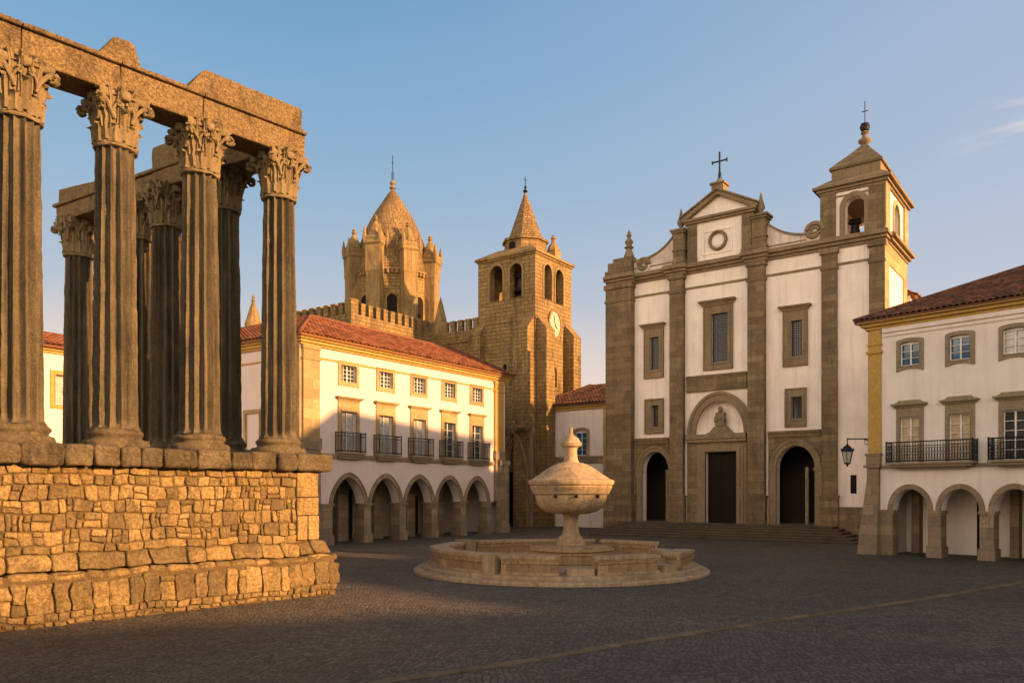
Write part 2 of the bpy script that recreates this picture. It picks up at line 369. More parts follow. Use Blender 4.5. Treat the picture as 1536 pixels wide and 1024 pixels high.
def tiles(mb, A, B, up, Ls, il, ir, pitch=.27, row=.40, amp=.075, step=.045):
    A = Vector(A); B = Vector(B); e = (B - A); L = e.length; e.normalize(); up = Vector(up).normalized(); nrm = e.cross(up)
    if nrm.z < 0: nrm = -nrm
    rows = max(1, round(Ls / row)); SS = 4
    for j in range(rows):
        v0 = Ls * j / rows; v1 = Ls * (j + 1) / rows
        def lim(v): return il * v / Ls, L - ir * v / Ls
        n = int(math.ceil(L / pitch))
        for i in range(n):
            a0, b0 = lim(v0); a1, b1 = lim(v1)
            u0, u1 = i * pitch, (i + 1) * pitch
            if u1 < a0 or u0 > b0: continue
            vs = []
            jit = random.uniform(-.012, .012)
            for k in range(SS + 1):
                u = u0 + pitch * k / SS; h = amp * abs(math.sin(math.pi * k / SS)) + .01
                ua = min(max(u, a0), b0); ub = min(max(u, a1), b1)
                vs += [tuple(A + e * ua + up * (v0 - .02 + jit) + nrm * (h + step)), tuple(A + e * ub + up * v1 + nrm * (h * .8))]
            fs = [(2 * k, 2 * k + 2, 2 * k + 3, 2 * k + 1) for k in range(SS)]
            # front lip
            o = len(vs)
            for k in range(SS + 1):
                p = Vector(vs[2 * k]) - nrm * (step + .01); vs.append(tuple(p))
            fs += [(2 * k, o + k, o + k + 1, 2 * k + 2) for k in range(SS)]
            mb.add(vs, fs, random.random())
    a1, b1 = il, L - ir
    q = [A, B, A + e * b1 + up * Ls, A + e * a1 + up * Ls]
    mb.add([tuple(p - nrm * .02) for p in q] + [tuple(p - nrm * .14) for p in q], [(0, 1, 2, 3), (4, 7, 6, 5), (0, 4, 5, 1), (1, 5, 6, 2), (2, 6, 7, 3), (3, 7, 4, 0)], .5)
def window(par, F, cx, z0, z1, half, sur=.18, mat='greystone', y=0, depth=.12, proud=.06, cols=4, rows=4, glass='glass', sash='sash', name='window', hood=None, arched=0, bot=0, ax='y', sgn=1, label=None, hmat=None, sidesur=None):
    """surround with an opening, a white sash with bars and a pane behind it"""
    ss = sidesur if sidesur is not None else sur
    m = MB()
    if arched:
        inn = [(cx - half, z0)] + [(cx + half, z0)] + [(x, z) for x, z in reversed(arch(cx, half, z1 - arched, arched, 8))]
        out = [(cx - half - ss, z0 - sur - bot * .5), (cx - half * .4, z0 - sur * .8), (cx + half * .4, z0 - sur * .8), (cx + half + ss, z0 - sur - bot * .5)] + [(x, z) for x, z in reversed(arch(cx, half + ss, z1 - arched + sur * .7, arched + sur * .2, 8))]
    else:
        inn = rect(cx - half, cx + half, z0, z1); out = rect(cx - half - ss, cx + half + ss, z0 - sur, z1 + sur)
        if bot: out = [(cx - half - ss, z0 - sur - bot), (cx - half - ss * .4, z0 - sur), (cx + half + ss * .4, z0 - sur), (cx + half + ss, z0 - sur - bot), (cx + half + ss, z1 + sur), (cx - half - ss, z1 + sur)]
    m.plate(out, [inn], y - proud * sgn, y + .02 * sgn, ax)
    m.plate([(cx + (x - cx) * 1.07, (z0 + z1) / 2 + (z - (z0 + z1) / 2) * 1.05) for x, z in inn], [inn], y - (proud + .03) * sgn, y - proud * sgn, ax)
    w = m.build(name, mat, par)
    if label: w['label'] = label
    fr = .045 if half < .6 else .06; bar = .022
    holes = []
    cw = (2 * half - 2 * fr - (cols - 1) * bar) / cols; ch = (z1 - z0 - arched - 2 * fr - (rows - 1) * bar) / rows
    if cols and cw > 0 and ch > 0:
        for i in range(cols):
            for j in range(rows):
                a = cx - half + fr + i * (cw + bar) + (bar if cols % 2 == 0 and i >= cols // 2 else (0 if cols % 2 else -bar)) * .8; b = z0 + fr + j * (ch + bar)
                holes.append(rect(a, a + cw, b, b + ch))
        m = MB(); m.plate(inn, holes, y + (depth - .06) * sgn, y + (depth - .02) * sgn, ax); m.build('sash', sash, w)
    m = MB(); m.plate(inn, [], y + depth * sgn, y + (depth + .02) * sgn, ax); m.build('pane', glass, w)
    if hood:
        hw, hz, hh = hood; m = MB()
        pr = [(0, 0), (.10, .0), (.16, hh * .45), (.24, hh * .55), (.26, hh)]
        for a, b, p in ((0, hh * .35, .10), (hh * .35, hh * .6, .17), (hh * .6, hh, .24)):
            k = (.24 - p) * .7
            if ax == 'y': m.box(cx - hw + k, cx + hw - k, y - p * sgn, y + .01 * sgn, hz + a, hz + b)
            else: m.box(y - p * sgn, y + .01 * sgn, cx - hw + k, cx + hw - k, hz + a, hz + b)
        if len(pr) and hmat == 'wing':
            m.plate([(cx - hw * .95, hz + hh), (cx + hw * .95, hz + hh), (cx + hw * .68, hz + hh * 1.35), (cx + hw * .6, hz + hh * 1.75), (cx - hw * .6, hz + hh * 1.75), (cx - hw * .68, hz + hh * 1.35)], [], y - .14 * sgn, y + .005 * sgn, ax)
        m.build('hood', mat, w)
    return w
def railing(par, x0, x1, y0, y1, z0, z1, sp=.11, scroll=False, r=.014):
    """iron balcony rail round three sides"""
    m = MB()
    def run(a, b):
        A = Vector((*a, 0)); B = Vector((*b, 0)); L = (B - A).length; n = max(2, round(L / sp)); d = (B - A) / n
        for zz in (z0 + .06, z1): m.tube([(A.x, A.y, zz), (B.x, B.y, zz)], .022, 4)
        m.tube([(A.x, A.y, z1 - .16), (B.x, B.y, z1 - .16)], .012, 4)
        for i in range(n + 1):
            p = A + d * i; m.tube([(p.x, p.y, z0), (p.x, p.y, z1)], r, 4)
            if scroll and i < n:
                c = p + d * .5
                for zc in (z0 + .22, z0 + .46):
                    pts = [tuple(c + d.normalized() * math.cos(t) * sp * .42 + Vector((0, 0, zc + math.sin(t) * .1))) for t in [k * math.pi / 4 for k in range(9)]]
                    m.tube(pts, .009, 3)
        for p in (A, B): m.tube([(p.x, p.y, z0), (p.x, p.y, z1 + .05)], .026, 5)
    run((x0, y1), (x0, y0)); run((x0, y0), (x1, y0)); run((x1, y0), (x1, y1))
    return m.build('railing', 'iron', par)

# ------------------------------------------------------------------ ground
m = MB(); n = 60; S = 900
def gq(i): t = i / n * 2 - 1; return math.copysign(abs(t) ** 3, t) * S
vs = [(gq(i), gq(j) + 30, 0) for j in range(n + 1) for i in range(n + 1)]
m.add(vs, [(j * (n + 1) + i, j * (n + 1) + i + 1, (j + 1) * (n + 1) + i + 1, (j + 1) * (n + 1) + i) for j in range(n) for i in range(n)])
tag(m.build('ground', 'ground', smooth=30), None, None, kind='structure')
def gp(px, py): Y = H0 * F0 / (py - HOR); return Vector(((px - PXC) / F0 * Y, Y, 0))
line = [gp(430, 1050), gp(594, 1020), gp(770, 995), gp(972, 960), gp(1208, 924), gp(1377, 900), gp(1536, 873), gp(1750, 842)]
fine = []
for i in range(len(line) - 1):
    for k in range(12): fine.append(line[i].lerp(line[i + 1], k / 12))
m = MB(); acc = 0
for i in range(len(fine) - 1):
    a, b = fine[i], fine[i + 1]; d = (b - a); l = d.length; d.normalize(); s = Vector((-d.y, d.x, 0))
    k = max(1, round(l / .42))
    for q in range(k):
        p = a + d * (l * q / k); e = a + d * (l * (q + 1) / k - .012)
        w0 = .105 + random.uniform(-.012, .012); h = .025 + random.uniform(-.006, .008)
        vs = []
        for z, ww in ((-.02, w0), (h * .6, w0), (h, w0 - .02)):
            for P, sg in ((p, 1), (e, 1), (e, -1), (p, -1)): vs.append(tuple(P + s * ww * sg + Vector((0, 0, z))))
        fs = [(8, 9, 10, 11)]
        for lv in (0, 4):
            for j in range(4): fs.append((lv + j, lv + (j + 1) % 4, lv + 4 + (j + 1) % 4, lv + 4 + j))
        m.add(vs, fs, random.uniform(.8, 1.15))
M['strip'] = stone_mat('strip_stone', (.17, .13, .07), (.22, .165, .09), (.08, .06, .035), 1.5, None, .6, darkamt=.5)
tag(m.build('stone_strip', 'strip'), None, None, kind='structure')

# ------------------------------------------------------------------ ruined temple
FT = Frame(-4.21, 19.6, .6696, .7427)
T = FT.thing('roman_temple', 'ruined Roman temple of fluted Corinthian columns on a high golden stone podium', 'temple ruin')
def warp(w):
    q = Vector((w.x * 1.1, 3.3, w.z * 1.3)); a = noise.noise(q); b = noise.noise(q + Vector((9, 4, 2)))
    q2 = q * 3.1; a2 = noise.noise(q2 + Vector((1, 7, 3))); b2 = noise.noise(q2 + Vector((5, 1, 8)))
    return Vector((w.x + a * .06 + a2 * .045, w.y, w.z + b * .06 + b2 * .04))
# core behind the stones
m = MB(); XL = -13.5
m.box(XL, -.42, .45, 14, -.2, 3.3); m.box(XL, -.12, .075, .5, -.2, .95)
m.build('core', 'mortar', T)
m = MB()
def course(z0, z1, y, x0, x1, wmin, wmax, r=.03, amp=.03, dep=.35, split=.0, tl=.62, th=1.22, warpf=warp, n=7):
    x = x0
    while x < x1 - .05:
        w = random.uniform(wmin, wmax)
        if x + w > x1 - wmin * .5: w = x1 - x
        g = .008
        t = random.uniform(max(tl, .72), th)
        o = random.uniform(-.03, .022)
        if random.random() < split and (z1 - z0) > .2:
            zm = z0 + (z1 - z0) * random.uniform(.38, .62)
            if random.random() < .5:
                m.rock(x + g, x + w - g, y + o, y + dep, z0 + g, zm - g, r, amp, n - 1, 5, t, warpf)
                m.rock(x + g, x + w - g, y + o * .5, y + dep, zm + g, z1 - g, r, amp, n - 1, 5, random.uniform(tl, th), warpf)
            else:
                xm = x + w * random.uniform(.35, .65)
                m.rock(x + g, xm - g, y + o, y + dep, z0 + g, z1 - g, r, amp, n - 1, 5, t, warpf)
                m.rock(xm + g, x + w - g, y - o, y + dep, z0 + g, zm - g, r, amp, n - 1, 5, random.uniform(tl, th), warpf)
                m.rock(xm + g, x + w - g, y + o, y + dep, zm + g, z1 - g, r, amp, n - 1, 5, random.uniform(tl, th), warpf)
        else:
            m.rock(x + g, x + w - g, y + o, y + dep, z0 + g, z1 - g, r, amp, n, 5, t, warpf)
        x += w
XV = -9.6
yw = .40
for z0, z1, a, b, sp in ((1.30, 1.48, .22, .5, 0), (1.48, 1.76, .16, .42, .35), (1.76, 2.08, .14, .36, .35), (2.08, 2.34, .14, .36, .3), (2.34, 2.62, .16, .36, .3), (2.62, 2.82, .14, .34, .1), (2.82, 2.99, .2, .45, 0)):
    course(z0, z1, yw, XV, -.98, a, b, split=sp)
for z0, z1 in ((1.34, 1.92), (1.92, 2.36), (2.36, 2.98)):
    if z0 == 1.34: m.rock(-.97, -.68, yw - .05, yw + .4, z0, z1, .03, .01, 7, 3, 1.34); m.rock(-.67, -.36, yw - .05, yw + .4, z0, z1, .03, .01, 7, 3, 1.38)
    else: m.rock(-.97, -.36, yw - .03, yw + .4, z0 + .006, z1 - .006, .035, .015, 8, 3, 1.1)
m.build('podium_wall', 'podium', T, smooth=50)
m = MB()
course(.0, .11, .03, XV, -.1, .12, .3, tl=.5, th=.95, n=5)
course(.11, .26, .02, XV, -.05, .14, .34, tl=.6, th=1.0, split=0, n=6)
def quoins():
    x = XV
    while x < -.02:
        w = random.uniform(.17, .46)
        if x + w > -.15: w = -x
        t = random.choice((.68, .76, .9, .98, 1.15))
        zt = .82 + random.uniform(-.06, .01)
        if random.random() < .3:
            zm = .25 + random.uniform(.2, .4); m.rock(x + .006, x + w - .008, random.uniform(-.02, .03), .4, .25, zm, .03, .03, 7, 4, t, warp); m.rock(x + .006, x + w - .008, random.uniform(-.02, .03), .4, zm + .012, zt, .03, .03, 7, 4, random.uniform(.75, 1.15), warp)
        else: m.rock(x + .006, x + w - .008, random.uniform(-.025, .03), .4, .25, zt, .035, .035, 8, 4, t, warp)
        x += w
quoins()
course(.82, .98, .06, XV, .0, .3, .75, r=.07, amp=.015, dep=.5, tl=.75, th=1.1)
def slopew(w): 
    k = max(0, (w.z - .98) / .34); w2 = warp(w); return Vector((w2.x - k * .08 * (1 if w.x > -1 else 0), w2.y + k * .16, w2.z))
course(.98, 1.31, .13, XV, -.12, .35, .9, r=.06, amp=.02, dep=.5, tl=.72, th=1.12, warpf=slopew)
m.build('plinth_course', 'podium', T, smooth=50)
m = MB(); x = XV
while x < -.1:
    w = random.uniform(.36, .78)
    if x + w > -.35: w = -.06 - x
    m.rock(x + .004, x + w - .004, .14 + random.uniform(-.03, .03), .95, 2.99 + random.uniform(-.01, .01), 3.41 + random.uniform(-.03, .01), .08, .045, 12, 3.0, random.uniform(.65, 1.15)); x += w
x = XV
while x < -.5:
    w = random.uniform(.5, .9); m.rock(x, x + w - .01, .95, 1.9, 3.1, 3.385, .08, .02, 5, 2, random.uniform(.7, 1.1)); x += w
m.box(XV, -.4, 1.85, 14, 3.28, 3.36)
m.build('coping', 'coping', T, smooth=60)
ZC0, ZC1, ZB = 9.72, 10.75, 3.38
def shaft_mesh(seed):
    m = MB(); NF = 13; SG = 12; tot = NF * SG; z0 = 3.80; z1 = ZC0; rings = 56; vs = []; fs = []
    for j in range(rings + 1):
        t = j / rings; z = z0 + (z1 - z0) * t; r0 = .445 - .07 * t ** 1.4
        if t < .015: r0 += .05
        if t > .985: r0 += .03
        for i in range(tot):
            a = 2 * math.pi * i / tot; ph = (i % SG) / SG
            fl = math.sin(math.pi * min(1, max(0, (ph - .05) / .9))) ** .7 if 0.05 < ph < .95 else 0
            dep = .125 * fl * (1 - max(0, 1 - t / .02) if t < .02 else 1) * (1 if t < .975 else max(0, (1 - t) / .025))
            p = Vector((math.cos(a) * r0, math.sin(a) * r0, z)) * 1.0
            nn = noise.noise(Vector((p.x * 3.5, p.y * 3.5, z * 1.6)) + Vector((seed, 0, 0))) * .016 + noise.noise(Vector((p.x * 9, p.y * 9, z * 5)) + Vector((0, seed, 0))) * .012
            chip = noise.noise(Vector((p.x * 5, p.y * 5, z * 3.3)) + Vector((0, 0, seed)))
            if chip > .42: nn -= (chip - .42) * .10 * (1 - fl)
            r = r0 - dep + nn
            for zj in (5.1 + seed * .13 % .8, 6.9 - seed * .17 % .5, 8.4):
                if abs(z - zj) < .06: r -= .008
            vs.append((math.cos(a) * r, math.sin(a) * r, z))
    for j in range(rings):
        for i in range(tot): k = (i + 1) % tot; fs.append((j * tot + i, j * tot + k, (j + 1) * tot + k, (j + 1) * tot + i))
    m.add(vs, fs); return m
def base_mesh(seed):
    m = MB()
    prof = [(.60, 0)] + [(.62 + .0 * k, z) for k, z in ((0, .02),)] + [(.62 + .035 * math.sin(math.pi * k / 6), .02 + .17 * k / 6) for k in range(7)] + [(.55, .20), (.515, .235), (.53, .27)] + [(.53 + .03 * math.sin(math.pi * k / 5), .27 + .11 * k / 5) for k in range(6)] + [(.49, .40), (.47, .44), (.40, .45)]
    seg = 48; vs = []; fs = []; n = len(prof)
    for i in range(seg):
        a = 2 * math.pi * i / seg
        for r, z in prof:
            p = Vector((math.cos(a) * r, math.sin(a) * r, z)); q = noise.noise(p * 3 + Vector((seed, 0, 0))) * .04 + noise.noise(p * 9 + Vector((seed, 0, 0))) * .018
            vs.append((math.cos(a) * (r + q), math.sin(a) * (r + q), z + ZB + q * .3))
    for i in range(seg):
        j = (i + 1) % seg
        for k in range(n - 1): fs.append((i * n + k, j * n + k, j * n + k + 1, i * n + k + 1))
    m.add(vs, fs); return m
def leaf(m, ang, rf, h, w0, curl, zb, tint):
    NT_, NS = 10, 6; pts = []
    for side in (0, 1):
        for i in range(NT_ + 1):
            t = i / NT_
            zz = zb + h * (math.sin(min(t, .8) / .8 * math.pi / 2) if t < .8 else 1 - (t - .8) ** 1.3 * 1.1 * curl * 4)
            rr = rf(zz) + .015 + (curl * (t ** 3) * .9)
            wd = w0 * (1 - .35 * t) * (1 if t < .7 else math.sqrt(max(.02, 1 - ((t - .7) / .31) ** 2))) * (1 + .16 * math.sin(t * 19))
            for k in range(NS + 1):
                s = k / NS * 2 - 1
                rad = rr + .05 * (1 - abs(s)) - .02 * s * s + .014 * math.cos(s * 9) - (.045 if side else 0)
                a = ang + s * wd / max(rr, .2)
                pts.append((rad * math.cos(a), rad * math.sin(a), zz - (.02 if side else 0)))
    fs = []; W1 = NS + 1; off = (NT_ + 1) * W1
    for i in range(NT_):
        for k in range(NS):
            q = i * W1 + k; fs.append((q, q + 1, q + W1 + 1, q + W1)); fs.append((off + q, off + q + W1, off + q + W1 + 1, off + q + 1))
    for i in range(NT_):
        for k in (0, NS):
            q = i * W1 + k; fs.append((q, q + W1, off + q + W1, off + q))
    for k in range(NS):
        q = NT_ * W1 + k; fs.append((q, q + 1, off + q + 1, off + q))
    m.add(pts, fs, tint)
def capital_mesh(seed):
    m = MB(); H = ZC1 - ZC0
    def rf(z):
        t = max(0, min(1, (z - ZC0) / H)); return .365 + .10 * t ** 2.2
    m.lathe([(.40, ZC0 - .07), (.425, ZC0 - .045), (.425, ZC0 - .02), (.40, ZC0), (.37, ZC0 + .01)] + [(rf(ZC0 + H * t), ZC0 + H * t) for t in (.1, .3, .5, .65, .8, .9)] + [(.5, ZC0 + H * .91)], seg=40)
    rnd = random.Random(seed)
    for k in range(8): leaf(m, k * math.pi / 4 + .39, rf, H * .36, .165, .10 + rnd.uniform(-.02, .02), ZC0 + .01, 1.0)
    for k in range(8): leaf(m, k * math.pi / 4, rf, H * .62, .15, .15 + rnd.uniform(-.03, .03), ZC0 + .05, .95)
    for k in range(16): leaf(m, k * math.pi / 8 + .2, rf, H * .78, .07, .10 + rnd.uniform(-.03, .03), ZC0 + .3, 1.05)
    for k in range(4):
        a = k * math.pi / 2 + math.pi / 4; d = Vector((math.cos(a), math.sin(a), 0)); s = Vector((-d.y, d.x, 0))
        for sg in (-1, 1):                      # stalk ending in a corner volute
            pts = []; rs = []
            for i in range(9): t = i / 8; pts.append(d * (.42 + .25 * t ** 1.5) + s * sg * .16 * (1 - t) + Vector((0, 0, ZC0 + H * (.45 + .38 * math.sin(t * math.pi / 2))))); rs.append(.035 + .02 * t)
            c = d * .67 + Vector((0, 0, ZC0 + H * .75))
            for i in range(1, 15):
                t = i / 14; an = math.pi / 2 - t * 2.6 * math.pi; rr = .10 * (1 - t * .8)
                pts.append(c + d * math.cos(an) * rr + Vector((0, 0, math.sin(an) * rr + .0)) + s * sg * .025); rs.append(.045 - .015 * t)
            m.tube([tuple(p) for p in pts], rs, 7)
        b = k * math.pi / 2; d2 = Vector((math.cos(b), math.sin(b), 0)); s2 = Vector((-d2.y, d2.x, 0))
        for sg in (-1, 1):                      # small inner helix
            c = d2 * .47 + s2 * sg * .09 + Vector((0, 0, ZC0 + H * .76)); pts = [d2 * .40 + s2 * sg * .22 + Vector((0, 0, ZC0 + H * .52)), d2 * .44 + s2 * sg * .20 + Vector((0, 0, ZC0 + H * .68))]
            for i in range(10): t = i / 9; an = sg * 0 + math.pi * .5 - t * 1.8 * math.pi; rr = .08 * (1 - t * .75); pts.append(c - s2 * sg * math.cos(an) * rr * -1 + Vector((0, 0, math.sin(an) * rr)))
            m.tube([tuple(p) for p in pts], .03, 6)
        m.rock(*(lambda c: (c.x - .09, c.x + .09, c.y - .09, c.y + .09, ZC0 + H * .84, ZC1 + .02))(d2 * .47), r=.06, amp=.03, n=4)   # flower
    ab = []
    for k in range(4):                          # abacus with hollowed sides
        for i in range(9):
            t = i / 9; a = math.pi / 4 + k * math.pi / 2; p = Vector((math.cos(a), math.sin(a))) * .72; q = Vector((math.cos(a + math.pi / 2), math.sin(a + math.pi / 2))) * .72
            c = p.lerp(q, t); nrm = Vector((math.cos(a + math.pi / 4), math.sin(a + math.pi / 4))); ab.append(c - nrm * .11 * math.sin(math.pi * t))
    nA = len(ab); lv = []
    for z, sc2 in ((ZC0 + H * .87, .9), (ZC0 + H * .90, .97), (ZC0 + H * .95, 1), (ZC1, 1.0)): lv += [(p.x * sc2, p.y * sc2, z) for p in ab]
    fs = [tuple(range(nA))[::-1], tuple(range(3 * nA, 4 * nA))]
    for j in range(3):
        for i in range(nA): k = (i + 1) % nA; fs.append((j * nA + i, j * nA + k, (j + 1) * nA + k, (j + 1) * nA + i))
    m.add(lv, fs)
    out = []
    for v in m.v:
        p = Vector(v); q = noise.noise_vector(p * 7 + Vector((seed, 0, 0))) * .022 + noise.noise_vector(p * 16 + Vector((seed, 3, 0))) * .012; out.append(tuple(p + q))
    m.v = out; return m
SH = [shaft_mesh(s) for s in (1.3, 4.7, 8.1)]; BS = [base_mesh(s) for s in (2.2, 6.6)]; CP = [capital_mesh(s) for s in (3, 11)]
TX, TY = -5.77, 19.8
cols = [(TX - .6696 * t, TY - .7427 * t) for t in (0, 2.04, 3.90, 5.72, 7.6)] + [((px - PXC) / F0 * Y, Y) for px, Y in ((336, 20.6), (250, 21.9), (213, 23.0), (118, 24.6))]
protos = []
for i in range(3):
    sh = SH[i].build('column', 'shaft', T, smooth=55); bs = BS[i % 2].build('column_base', 'coping', sh, smooth=60); cp = CP[i % 2].build('capital', 'marble', sh, smooth=45, recalc=False)
    protos.append((sh, bs, cp))
for i, (X, Y) in enumerate(cols):
    lx, ly = FT.inv(X, Y); pr = protos[i % 3]
    if i < 3: c = pr[0]
    else:
        c = pr[0].copy(); COL.objects.link(c); c.parent = T
        for ch in pr[1:]: d = ch.copy(); COL.objects.link(d); d.parent = c
    c.location = (lx, ly, 0); c.rotation_euler = (0, 0, (i * math.pi / 2) % (2 * math.pi) + (0 if i < 5 else .12))
    c['group'] = 'fluted columns of the temple'
# beams
cyl = FT.inv(TX, TY); yb = cyl[1]
m = MB()
segs = [-9.9, cyl[0] - 5.78, cyl[0] - 3.95, cyl[0] - 2.15, cyl[0] + .5]
for a, b in zip(segs[:-1], segs[1:]):
    m.rock(a + .004, b - .004, yb - .41, yb + .41, ZC1 + .0, 11.34, .035, .022, 16, 2, random.uniform(.9, 1.1))
    m.rock(a + .002, b - .002, yb - .50, yb + .46, 11.32, 11.42, .03, .018, 14, 3, random.uniform(.85, 1.0))
m.build('architrave', 'architrave', T, smooth=50)
def taper(x0, x1, zb, zt, l, r_):
    def f(w):
        t = (w.z - zb) / (zt - zb); xm = (w.x - x0) / (x1 - x0); return Vector((w.x + (l * (1 - xm) - r_ * xm) * t, w.y, w.z))
    return f
xa, xb = FT.U(146, yb - .4), FT.U(217, yb - .4)
m = MB(); m.rock(xa, xb, yb - .38, yb + .38, 11.40, 11.93, .09, .03, 14, 2, .95, taper(xa, xb, 11.4, 11.93, .35, .22)); tag(m.build('frieze_block', 'architrave', T, smooth=60), 'small lone frieze block with sloping ends', None)
xa = FT.U(280, yb - .4); xb = cyl[0] + .43
m = MB(); m.rock(xa, xb, yb - .40, yb + .40, 11.40, 11.99, .06, .03, 20, 2, 1.0, taper(xa, xb, 11.4, 11.97, .42, 0)); tag(m.build('frieze_block', 'architrave', T, smooth=60), 'long frieze block above the corner column', None)
# side beam over the receding columns
p0 = Vector(cyl); p1 = Vector(FT.inv(*cols[-1])); d = (p1 - p0); L = d.length; ang = math.atan2(d.y, d.x)
def beam(s0, s1, hw, z0, z1, r, amp, n, name, mat, tp=None):
    m = MB(); m.rock(s0, s1, -hw, hw, z0, z1, r, amp, n, 2, 1.0, tp); o = m.build(name, mat, T, smooth=50); o.location = (p0.x, p0.y, 0); o.rotation_euler = (0, 0, ang); return o
beam(.42, L * .52, .40, ZC1, 11.24, .03, .03, 18, 'architrave', 'architrave'); beam(L * .52 + .01, L + .55, .39, ZC1, 11.22, .03, .03, 18, 'architrave', 'architrave')
beam(.42, L * .6, .46, 11.23, 11.33, .03, .02, 18, 'cornice', 'architrave'); beam(L * .6, L + .65, .47, 11.21, 11.31, .03, .02, 18, 'cornice', 'architrave')
beam(L * .66, L + .45, .38, 11.30, 11.76, .05, .03, 14, 'frieze_block', 'architrave', lambda w: Vector((w.x, w.y, w.z - max(0, (L + .4 - w.x) / (L * .4)) * .26 * (w.z - 11.3) / .46)))
beam(L * .36, L * .53, .36, 11.30, 11.98, .10, .03, 12, 'frieze_block', 'architrave')

# ------------------------------------------------------------------ arcade building on the left
FA = Frame(-9.5, 36.1, .570, .822)
A = FA.thing('arcade_building', 'white building with terracotta roof and five small balconies over pointed arcade arches', 'building')
LA, DA = 15.9, 12.1
bays = [2.87 + 2.54 * i for i in range(5)]
AH, ZS, RI = 1.03, 1.92, 1.27
# front wall: arches cut from its lower edge, window holes
outer = [(.0, ZS)]
for c in bays: outer += arch(c, AH, ZS, RI, 20, .25)
outer += [(LA, ZS), (LA, 9.15), (0, 9.15)]
holes = [rect(c - .47, c + .47, 7.74, 8.54) for c in bays] + [rect(c - .49, c + .49, 4.36, 6.34) for c in bays]
m = MB(); m.plate(outer, holes, 0, .55); m.build('wall', 'white', A)
m = MB(); m.plate(rect(0, DA, 0, 9.15), [], 0, .5, 'x'); m.box(LA - .5, LA, .56, DA, 0, 9.15); m.box(.5, LA, DA - .4, DA, 0, 9.15); m.build('side_wall', 'white', A)
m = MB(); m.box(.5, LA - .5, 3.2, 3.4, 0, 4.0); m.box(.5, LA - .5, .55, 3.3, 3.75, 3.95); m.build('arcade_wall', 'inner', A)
for i, c in enumerate(bays):
    m = MB()
    if i in (0, 3): m.box(c + .05, c + .95, 3.13, 3.19, 0, 2.25)
    elif i == 1: m.box(c - .2, c + .75, 3.13, 3.19, 0, 2.6)
    else: m.box(c - .9, c + .5, 3.13, 3.19, 0, 1.0)
    m.build('inner_door', 'wood', A)
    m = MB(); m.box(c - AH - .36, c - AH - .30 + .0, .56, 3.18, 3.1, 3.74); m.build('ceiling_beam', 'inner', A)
# arch mouldings
for c in bays:
    o_ = arch(c, AH + .21, ZS, RI + .22, 24, .25); i_ = arch(c, AH, ZS, RI, 24, .25)
    m = MB(); m.plate(o_ + i_[::-1], [], -.06, .02)
    o2 = arch(c, AH + .235, ZS, RI + .245, 24, .25); i2 = arch(c, AH + .17, ZS, RI + .18, 24, .25); m.plate(o2 + i2[::-1], [], -.09, -.055)
    m.build('arch_moulding', 'pier', A)
pc = [(.0, bays[0] - AH)] + [(a + AH, b - AH) for a, b in zip(bays[:-1], bays[1:])] + [(bays[-1] + AH, bays[-1] + AH + .4)]
for x0, x1 in pc:
    m = MB(); m.box(x0, x1, -.02, .6, .0, ZS - .12)
    e = .06; m.box(x0 - e, x1 + e, -.08, .66, 0, .42); m.box(x0 - e * .5, x1 + e * .5, -.05, .63, .42, .5)
    m.box(x0 - .04, x1 + .04, -.07, .64, ZS - .12, ZS - .05); m.box(x0 - .07, x1 + .07, -.10, .67, ZS - .05, ZS + .012)
    m.build('arcade_pier', 'pier', A)
for c in bays[:-1]:   # second row of piers and their arches inside
    m = MB(); m.box(c + AH - .1, c + AH + .6, 1.7, 2.2, 0, 3.7); m.build('inner_pier', 'pier', A)
for x0, x1, mat, nm in ((.02, .98, 'yellow_stone', 'corner_pilaster'), (14.75, 15.62, 'yellow', 'corner_pilaster')):
    m = MB(); m.box(x0, x1, -.12, .01, 4.9, 9.0); m.box(x0 - .05, x1 + .05, -.17, .01, 8.5, 8.6); m.box(x0 - .04, x1 + .04, -.16, .01, 8.98, 9.16); m.build(nm, mat, A)
    m = MB(); m.box(x0 - .06, x1 + .06, -.2, .01, 4.42, 4.95); m.box(x0 - .02, x1 + .02, -.16, .01, ZS, 4.42); m.build('pilaster_base', 'pier', A)
m = MB(); m.box(-.12, .0, .0, .9, 4.9, 9.15); m.build('corner_pilaster', 'yellow_stone', A)
m = MB(); m.box(-.2, 0, -.1, 1.1, 4.42, 4.95); m.build('pilaster_base', 'pier', A)
m = MB(); m.box(15.0, 15.9, -.3, .0, 0, 4.1); m.box(14.95, 15.95, -.36, .0, 4.1, 4.4); m.box(14.95, 15.95, -.36, .0, 0, .5); m.build('end_pier', 'pier', A)
